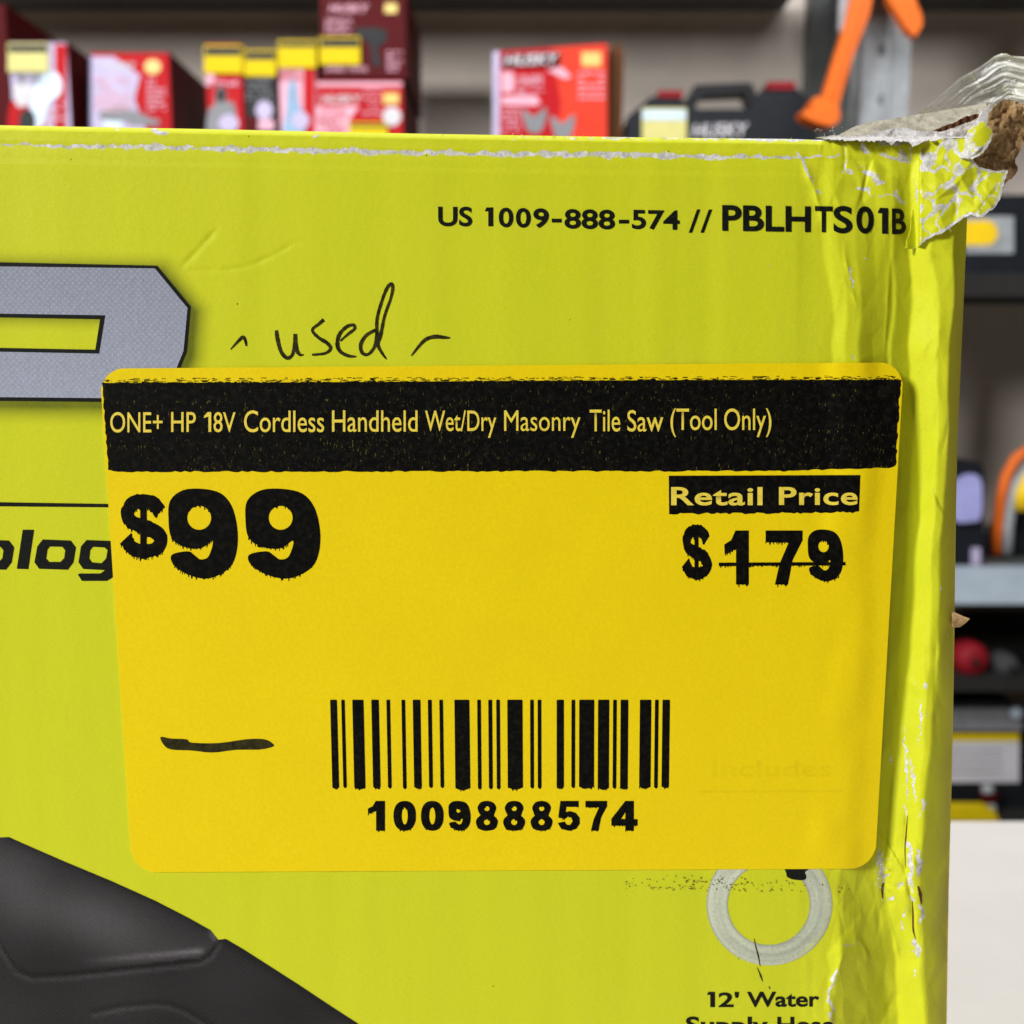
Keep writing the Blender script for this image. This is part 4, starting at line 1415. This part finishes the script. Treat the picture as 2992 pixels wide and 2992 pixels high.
def carton(name, label_, px0, px1, py_top, Yf, depth, z0, m_front, m_side, cat='box', px_tilt=0, py_bot=None):
    a, b = at(px0, py_top, Yf), at(px1, py_top + px_tilt, Yf)
    root = empty(name, (float(a[0] + b[0]) / 2, Yf + depth / 2, z0), label_, cat)
    bm = bmesh.new()
    x0, x1 = float(a[0]), float(b[0])
    za, zb = float(a[2]), float(b[2])
    pts = [(x0, z0), (x1, z0), (x1, zb), (x0, za)]
    bm_obj('carton_body', prism_bm(pts, Yf + .002, Yf + depth), m_side, root, bevel=.0015)
    e = .0015
    bm_obj('front_face', prism_bm([(x0 + e, z0 + e), (x1 - e, z0 + e), (x1 - e, zb - e), (x0 + e, za - e)], Yf, Yf + .0019), m_front, root)
    return root


def price_tag(label_, x0, x1, y0, y1, Y, mat='tag_yellow', head=.30):
    c = at((x0 + x1) / 2, y1, Y)
    r = empty('price_tag', tuple(c), label_, 'sticker', 'yellow price tags on the shelf goods')
    flat('tag_sheet', rect(x0, x1, y0, y1), Y, M[mat], r, .001)
    flat('tag_header', rect(x0 + 3, x1 - 3, y0 + 5, y0 + 5 + (y1 - y0) * head), Y - .0008, M['black'], r, .0007)
    return r


YG = 1.50
def small_print(parent, x0, x1, y0, y1, Y, mat, n=6, seed=0, lh=7):
    """rows of tiny blurred print"""
    r = random.Random(seed)
    bm = bmesh.new()
    for i in range(n):
        y = y0 + (y1 - y0) * i / n
        x = x0
        while x < x1:
            w = r.uniform(6, 22)
            if r.random() < .8:
                P = [at(a, b, Y) for a, b in ((x, y), (min(x + w, x1), y), (min(x + w, x1), y + lh), (x, y + lh))]
                bm.faces.new([bm.verts.new(p.tolist()) for p in reversed(P)])
            x += w + r.uniform(3, 7)
    o = bm_obj('small_print', bm, M[mat], parent)
    o['kind'] = 'stuff'
    return o


# far left: dark edge of a box
carton('tool_carton', 'dark burgundy box cut off by the left edge of the picture', -260, 14, 10, YG, .3, Z1 + .001, M['dark_red'], M['dark_red'])
b1 = carton('tool_carton', 'pale pink and red box with a yellow tag, leftmost fully seen', 22, 196, 122, YG, .26, Z1 + .001, M['lilac'], M['dark_red'])  # pale front: glare is put into the colour along with its print
flat('print_or_glare_panel', rect(160, 194, 130, 700), YG - .0008, M['red'], b1, .0007)
flat('print_or_glare_panel', smooth_poly([(24, 330), (60, 300), (110, 330), (130, 365), (130, 700), (24, 700)], 3), YG - .0012, M['red'], b1, .0007)
flat('printed_tool', smooth_poly([(100, 260), (120, 220), (160, 210), (180, 240), (172, 280), (140, 300), (125, 360), (100, 380), (88, 320)], 3), YG - .0016, M['pale_blue'], b1, .0007)
flat('printed_tool', smooth_poly([(40, 250), (70, 240), (95, 260), (90, 300), (50, 310)], 3), YG - .0016, M['white'], b1, .0007)
small_print(b1, 30, 150, 215, 250, YG - .0022, 'grey_print', 3, 1)
small_print(b1, 140, 190, 300, 370, YG - .0022, 'pink', 5, 2)
flat('printed_tool', smooth_poly([(60, 330), (90, 320), (104, 350), (96, 400), (58, 400)], 3), YG - .0024, M['black'], b1, .0007)
price_tag('yellow price tag on the leftmost pale pink box', 22, 140, 126, 210, YG - .004, 'tag_pale', .25)
b2 = carton('tool_carton', 'white and red box with round gold badge, between the pink box and hanging packs', 262, 494, 152, YG, .24, Z1 + .001, M['red'], M['dark_red'])
flat('print_or_glare_panel', [(266, 215), (410, 215), (392, 290), (425, 380), (440, 700), (266, 700)], YG - .0008, M['lilac'], b2, .0007)  # pale area paints glare over the red front
flat('print_or_glare_panel', [(266, 165), (330, 165), (390, 205), (400, 216), (266, 216)], YG - .0009, M['lilac'], b2, .0007)  # upper part of the same painted glare
flat('printed_edge', rect(262, 268, 158, 700), YG - .0010, M['blue_edge'], b2, .0008)
print_text('HUSKY', q(300, 398, 182, 204), YG - .0016, M['white'], b2)
flat('printed_badge', circle(446, 195, 24, 22, 16), YG - .0016, M['gold'], b2, .0007)
flat('printed_tool', circle(330, 350, 30, 28, 18), YG - .0016, M['pale_blue'], b2, .0007)
flat('printed_tool', rect(375, 465, 348, 366), YG - .0016, M['grey_print'], b2, .0007)

small_print(b2, 276, 380, 225, 330, YG - .0022, 'pink', 8, 3, 6)
small_print(b2, 430, 484, 230, 330, YG - .0022, 'pink', 7, 4, 6)
flat('printed_tool', smooth_poly([(300, 322), (360, 312), (420, 335), (440, 352), (300, 352)], 3), YG - .0020, M['grey_print'], b2, .0007)

# three hanging packs standing side by side
def pack(label_, x0, x1, y0, m_front, badge):
    return carton('tool_pack', label_, x0, x1, y0, YG, .05, Z1 + .001, m_front, M['dark_red'], 'pack')


p1 = pack('red blister pack with dark tool, left of the three tagged packs', 596, 706, 126, M['red'], 0)
flat('printed_tool', smooth_poly([(630, 262), (645, 252), (660, 262), (664, 300), (690, 330), (698, 700), (600, 700), (604, 350), (626, 310)], 3), YG - .0009, M['grey_print'], p1, .0007)
flat('printed_tool', smooth_poly([(634, 260), (656, 260), (656, 295), (634, 295)], 2), YG - .0018, M['black'], p1, .0007)
flat('printed_tool', circle(668, 360, 30, 26, 18), YG - .0018, M['lilac'], p1, .0007)
flat('printed_badge', circle(614, 228, 14, 12, 14), YG - .0018, M['pink'], p1, .0007)
price_tag('yellow price tag on the left one of three packs', 596, 708, 132, 214, YG - .004)
p2 = pack('black blister pack between two red packs', 712, 804, 142, M['black'], 0)
flat('printed_tool', circle(772, 322, 25, 28, 18), YG - .0009, M['lilac'], p2, .0007)
flat('printed_tool', rect(755, 800, 350, 380), YG - .0009, M['pink'], p2, .0007)
flat('print_or_glare_panel', rect(716, 752, 340, 420), YG - .0009, M['dark_red'], p2, .0007)
price_tag('yellow price tag on the black pack', 713, 806, 146, 222, YG - .004)
p3 = pack('pink and red pack with blue tool, right of the black pack', 810, 922, 116, M['pink'], 0)
flat('print_or_glare_panel', rect(886, 920, 200, 700), YG - .0009, M['red'], p3, .0007)
flat('printed_tool', smooth_poly([(842, 245), (864, 240), (872, 300), (884, 330), (886, 400), (826, 400), (836, 330)], 3), YG - .0018, M['blue_print'], p3, .0007)
flat('printed_tool', circle(878, 352, 26, 26, 18), YG - .0024, M['lilac'], p3, .0007)
price_tag('yellow price tag on the pink pack beside the stacked boxes', 812, 924, 118, 198, YG - .004, 'tag_yellow', .18)

for pk, xa, xb, ya, yb, mt_, sd_ in ((p1, 600, 700, 236, 250, 'pink', 5), (p2, 718, 798, 228, 300, 'grey_print', 6), (p3, 816, 880, 206, 236, 'red', 7)):
    small_print(pk, xa, xb, ya, yb, YG - .0030, mt_, 3 if yb - ya < 40 else 5, sd_, 5)

# two stacked boxes
Zs = py_z(232, YG)
b4 = carton('tool_carton', 'lower box of the stack, red front with pink lettering', 922, 1178, 234, YG, .28, Z1 + .001, M['red'], M['dark_red'])
flat('print_or_glare_panel', [(926, 240), (1174, 240), (1174, 252), (926, 252)], YG - .0008, M['pink'], b4, .0007)
flat('print_or_glare_panel', [(926, 310), (1050, 310), (1020, 350), (1015, 700), (926, 700)], YG - .0008, M['pink'], b4, .0007)
print_text('HUSKY', q(940, 1056, 276, 302), YG - .0014, M['white'], b4)
flat('printed_badge', rect(1120, 1165, 272, 304), YG - .0014, M['gold'], b4, .0007)
flat('printed_badge', circle(1145, 340, 27, 28, 18), YG - .0014, M['white'], b4, .0007)
price_tag('yellow price tag low on the bottom stacked box', 1020, 1132, 358, 440, YG - .004, 'tag_yellow', .1)
b5 = carton('tool_carton', 'upper box of the stack, dark red with a black tool picture', 932, 1186, -40, YG, .26, Zs + .001, M['dark_red'], M['dark_red'])
print_text('HUSKY', q(962, 1078, 12, 36), YG - .0014, M['pink'], b5)
flat('printed_badge', rect(1124, 1160, 10, 38), YG - .0014, M['gold'], b5, .0007)
print_text('IMPACT', q(952, 1030, 54, 68), YG - .0014, M['pink'], b5)
flat('printed_tool', smooth_poly([(1040, 85), (1080, 80), (1120, 85), (1132, 105), (1122, 128), (1104, 135), (1112, 190), (1090, 190), (1082, 135), (1065, 115), (1040, 102)], 3), YG - .0014, M['black'], b5, .0007)
print_text('SPEED TOOL', q(950, 1075, 194, 208), YG - .0014, M['pink'], b5)
price_tag('yellow price tag on the dark red upper stacked box', 934, 1052, 108, 188, YG - .005)

small_print(b4, 930, 1010, 316, 400, YG - .0022, 'red', 7, 8, 5)
small_print(b4, 1060, 1115, 262, 350, YG - .0022, 'pink', 4, 9, 5)
small_print(b5, 950, 1030, 72, 100, YG - .0022, 'pink', 3, 10, 4)
small_print(b5, 1130, 1176, 150, 215, YG - .0022, 'pink', 5, 11, 5)

# red box with gloves, top edge rising to the right
b6 = carton('tool_carton', 'bright red box standing alone, its top rising to the right', 1440, 1776, 148, YG, .10, Z1 + .001, M['red'], M['dark_red'], 'box', -24)
flat('printed_spine', [(1440, 150), (1460, 149), (1460, 800), (1440, 800)], YG - .0008, M['lilac'], b6, .0007)
flat('print_or_glare_panel', [(1610, 140), (1774, 128), (1774, 800), (1590, 800), (1640, 300)], YG - .0008, M['orange_red'], b6, .0007)
flat('print_or_glare_panel', [(1466, 160), (1640, 150), (1636, 196), (1466, 200)], YG - .0013, M['dark_red'], b6, .0007)
print_text('HUSKY', q(1474, 1634, 160, 192, -6), YG - .0020, M['white'], b6, 2.2)
flat('print_or_glare_panel', [(1598, 205), (1640, 195), (1670, 225), (1650, 230)], YG - .0016, M['pink'], b6, .0007)
print_text('TIN SNIPS', q(1466, 1586, 222, 252, -2), YG - .0016, M['pink'], b6)
flat('print_or_glare_panel', rect(1466, 1500, 210, 270), YG - .0013, M['pink'], b6, .0007)
flat('print_or_glare_panel', [(1466, 282), (1565, 278), (1580, 300), (1566, 308), (1466, 306)], YG - .0013, M['pink'], b6, .0007)
flat('printed_badge', rect(1700, 1756, 152, 192), YG - .0016, M['gold'], b6, .0007)
for dx, dy in ((0, 0), (83, 20)):
    flat('printed_tool', smooth_poly([(1526 + dx, 318 + dy), (1546 + dx, 330 + dy), (1560 + dx, 340 + dy), (1576 + dx, 328 + dy), (1596 + dx, 314 + dy), (1594 + dx, 350 + dy), (1578 + dx, 385 + dy), (1545 + dx, 385 + dy), (1530 + dx, 350 + dy)], 3), YG - .0016, M['grey_print'], b6, .0007)
small_print(b6, 1510, 1590, 262, 276, YG - .0024, 'pink', 2, 12, 5)
small_print(b6, 1690, 1766, 210, 300, YG - .0024, 'pink', 5, 13, 6)
small_print(b6, 1470, 1520, 318, 390, YG - .0024, 'pink', 5, 14, 6)
tn6 = bm_obj('torn_side', prism_bm([(px_x(1777, YG), Z1 + .002), (px_x(1812, YG), Z1 + .002), (px_x(1816, YG), py_z(140, YG)), (px_x(1800, YG), py_z(108, YG)), (px_x(1777, YG), py_z(122, YG))], YG + .03, YG + .1), M['kraft_and_gap_dark'], b6)

# black tool case
def xz(l, Y): return [(float(a[0]), float(a[2])) for a in [at(x, y, Y) for x, y in l]]


def case_body(name, label_, outline, Y, depth, mat):
    pts = xz(outline, Y)
    cx = sum(p[0] for p in pts) / len(pts)
    root = empty(name, (cx, Y + depth / 2, min(p[1] for p in pts)), label_, 'tool case')
    bm_obj('shell', prism_bm(pts, Y, Y + depth), mat, root, bevel=.006, seg=3)
    return root


zc = lambda px: 800
YC = 1.52
kc = case_body('tool_case', 'black hard tool case with red latches and carry handle', [(1834, 809), (1834, 340), (1900, 284), (1960, 276), (2010, 300), (2040, 318), (2190, 318), (2225, 262), (2330, 258), (2372, 300), (2392, 400), (2392, 809)], YC, .11, M['navy'])
for w_ in (0,):
    hb = bm_obj('carry_handle', prism_bm(xz([(2010, 282), (2040, 234), (2060, 232), (2200, 226), (2212, 232), (2226, 268), (2206, 290), (2192, 256), (2066, 262), (2040, 300)], YC), YC + .03, YC + .075), M['black'], kc, bevel=.004)
for a, b, c, d in ((1924, 1994, 266, 286), (2244, 2322, 240, 262)):
    bm_obj('latch', prism_bm(xz(rect(a, b, c, d), YC), YC - .004, YC + .04), M['deep_red'], kc, bevel=.002)
flat('case_label', rect(1876, 2006, 316, 420), YC - .0012, M['tag_pale'], kc, .001)
flat('label_band', rect(1878, 2004, 322, 350), YC - .0022, M['pale_blue'], kc, .0008)
print_text('HUSKY', q(2022, 2188, 362, 402, -4), YC - .0012, M['white'], kc, 2.0)

# orange trigger clamp hanging on the post
YO = 1.40
oc = empty('trigger_clamp', tuple(at(2470, 365, YO)), 'orange hand clamp hanging in front of the grey post', 'clamp')
bm_obj('clamp_arm', prism_bm(xz([(2502, -60), (2560, -60), (2540, 40), (2490, 170), (2452, 300), (2446, 330), (2400, 330), (2404, 290), (2440, 170), (2476, 60)], YO), YO, YO + .02), M['orange'], oc, bevel=.004)
bm_obj('arm_rib', prism_bm(xz([(2522, -40), (2532, -40), (2514, 40), (2470, 170), (2432, 290), (2422, 288), (2458, 170), (2500, 40)], YO), YO - .004, YO + .0005), M['orange'], oc, bevel=.001)
bm_obj('jaw_pad', prism_bm(xz(smooth_poly([(2372, 292), (2395, 286), (2440, 305), (2450, 345), (2430, 368), (2390, 362), (2350, 344), (2342, 326), (2368, 324)], 3), YO), YO - .006, YO + .03), M['orange'], oc, bevel=.002)
bm_obj('trigger_handle', prism_bm(xz([(2590, -60), (2650, -60), (2692, 40), (2696, 70), (2676, 106), (2650, 84), (2600, 0)], YO), YO, YO + .02), M['orange'], oc, bevel=.004)
bm_obj('clamp_bar', prism_bm(xz([(2470, -80), (2500, -80), (2490, 40), (2474, 86), (2466, 70)], YO), YO + .022, YO + .030), M['grey_metal'], oc, bevel=.001)
bm_obj('clamp_head', prism_bm(xz([(2500, -140), (2660, -140), (2660, -50), (2500, -50)], YO), YO - .002, YO + .052), M['orange'], oc, bevel=.004)

# right bay
k2 = case_body('tool_case', 'dark tool case with a yellow oval, right of the torn corner', [(2700, 809), (2700, 620), (2760, 585), (2860, 580), (2880, 570), (3150, 566), (3190, 610), (3200, 809)], YC, .12, M['navy'])
flat('case_label', rect(2820, 2962, 632, 740), YC - .0012, M['grey_metal'], k2, .001)
flat('printed_oval', [(2790, 646), (2880, 644)] + [(2884 + 32 * math.cos(a), 680 + 36 * math.sin(a)) for a in np.linspace(-1.5, 1.5, 9)] + [(2880, 716), (2790, 716)], YC - .0022, M['amber'], k2, .0008)
k3 = empty('blister_pack', tuple(at(2830, 1655, 1.50)), 'small violet blue pack standing on the pale shelf', 'pack')
bm_obj('card', prism_bm(xz([(2770, 1650), (2770, 1350), (2800, 1338), (2866, 1352), (2876, 1380), (2872, 1650)], 1.50), 1.50, 1.515), M['navy'], k3, bevel=.002)
bm_obj('blister', prism_bm(xz(smooth_poly([(2780, 1420), (2800, 1396), (2830, 1384), (2856, 1396), (2862, 1440), (2858, 1510), (2830, 1522), (2780, 1515)], 3), 1.50), 1.490, 1.4995), M['violet'], k3, bevel=.003)
bm_obj('price_stub', prism_bm(xz(rect(2836, 2862, 1600, 1648), 1.50), 1.496, 1.4995), M['lilac'], k3)
k4 = empty('curved_saw', tuple(at(2960, 1655, 1.56)), 'orange and grey curved tool at the right edge, on the pale shelf', 'tool')
bm_obj('bow', tube_bm([pt(x, y, 1.56) for x, y in ((2912, 1618), (2914, 1540), (2922, 1460), (2940, 1390), (2968, 1340), (3010, 1310), (3060, 1320))], .009, 10), M['orange'], k4, smooth=True)
bm_obj('blade_tube', tube_bm([pt(x, y, 1.55) for x, y in ((2944, 1618), (2946, 1540), (2956, 1470), (2974, 1410), (3005, 1370), (3050, 1360))], .009, 10), M['grey_metal'], k4, smooth=True)
bm_obj('grip', tube_bm([pt(x, y, 1.54) for x, y in ((2985, 1490), (2990, 1440), (3010, 1400), (3050, 1380))], .014, 10), M['amber'], k4, smooth=True)
bm_obj('foot', prism_bm(xz([(2895, 1600), (2960, 1500), (3060, 1500), (3070, 1628), (2895, 1628)], 1.57), 1.57, 1.62), M['black'], k4, bevel=.003)


def lathe(name, prof, mat, parent, seg=20):
    """profile of (radius, y) about an axis that points at the aisle"""
    bm = bmesh.new()
    rings = []
    for r, c in prof: rings.append([bm.verts.new(c + Vector((r * math.cos(2 * math.pi * k / seg), 0, r * math.sin(2 * math.pi * k / seg)))) for k in range(seg)])
    for A, B in zip(rings[:-1], rings[1:]):
        for k in range(seg): bm.faces.new((A[k], A[(k + 1) % seg], B[(k + 1) % seg], B[k]))
    bm.faces.new(rings[0]); bm.faces.new(list(reversed(rings[-1])))
    return bm_obj(name, bm, mat, parent, smooth=True)


def knob(name, label_, px, py, rpx, Y, m, cat):
    c = pt(px, py, Y)
    r = rpx * (Y + D) / F * 1.03
    root = empty(name, (c.x, Y + .02, c.z - r), label_, cat)
    d = lambda y: Vector((c.x, Y + y, c.z))
    lathe('body', [(r * .35, d(-.012)), (r * .75, d(-.008)), (r, d(.004)), (r, d(.03)), (r * .8, d(.05))], m, root)
    lathe('hub', [(r * .12, d(-.0165)), (r * .22, d(-.015)), (r * .22, d(-.0118))], M['black'], root, 12)
    return root


knob('tape_roll', 'round red roll on the dark shelf beside the carton', 2842, 1930, 52, 1.50, M['deep_red'], 'roll')
knob('tape_roll', 'round dark grey roll right of the red one', 2946, 1948, 36, 1.50, M['dim_grey'], 'roll')
YM = 1.52
k5 = case_body('tool_case', 'black tool box with white label and yellow stripe, low shelf', [(2600, 2361), (2600, 2080), (2640, 2052), (2960, 2050), (2985, 2075), (2992, 2361)], YM, .2, M['black'])
flat('case_label', rect(2640, 2978, 2166, 2286), YM - .0012, M['white'], k5, .001)
flat('label_stripe', rect(2640, 2978, 2144, 2166), YM - .0022, M['tag_yellow'], k5, .002)
for yy in (2190, 2212, 2234, 2256): flat('printed_line', rect(2700, 2930, yy, yy + 4), YM - .0022, M['grey_print'], k5, .0008)
bm_obj('case_lid', prism_bm(xz(rect(2606, 2980, 2068, 2130), YM), YM - .008, YM - .0005), M['grey_print'], k5, bevel=.003)
cl = pt(2968, 2082, YM - .008)
lathe('lock_button', [(.004, cl + Vector((0, -.010, 0))), (.010, cl + Vector((0, -.008, 0))), (.011, cl)], M['blue_grey'], k5, 14)
kd = empty('screwdriver', tuple(at(2885, 2400, 1.49)), 'small red and grey screwdriver in front of the tool box', 'screwdriver')
bm_obj('handle', tube_bm([pt(2888, 2300, 1.492), pt(2890, 2325, 1.49), pt(2893, 2345, 1.488)], [.011, .017, .010], 12), M['dark_red'], kd, smooth=True)
bm_obj('cap', tube_bm([pt(2884, 2292, 1.484), pt(2888, 2318, 1.478)], [.009, .011], 12), M['grey_metal'], kd, smooth=True)
bm_obj('shank', tube_bm([pt(2893, 2340, 1.488), pt(2897, 2366, 1.486), pt(2899, 2384, 1.486)], [.008, .008, .007], 12), M['grey_metal'], kd, smooth=True)
ky = empty('level_body', tuple(at(2820, 2404, 1.47)), 'bright yellow plastic block just above the table edge', 'tool')
bm_obj('block', prism_bm(xz([(2640, 2404), (2640, 2362), (2660, 2354), (2880, 2356), (2902, 2366), (2920, 2404)], 1.47), 1.465, 1.485), M['tag_yellow'], ky, bevel=.003)
bm_obj('end_cap', prism_bm(xz([(2632, 2404), (2632, 2360), (2639, 2360), (2639, 2404)], 1.47), 1.464, 1.486), M['black'], ky)
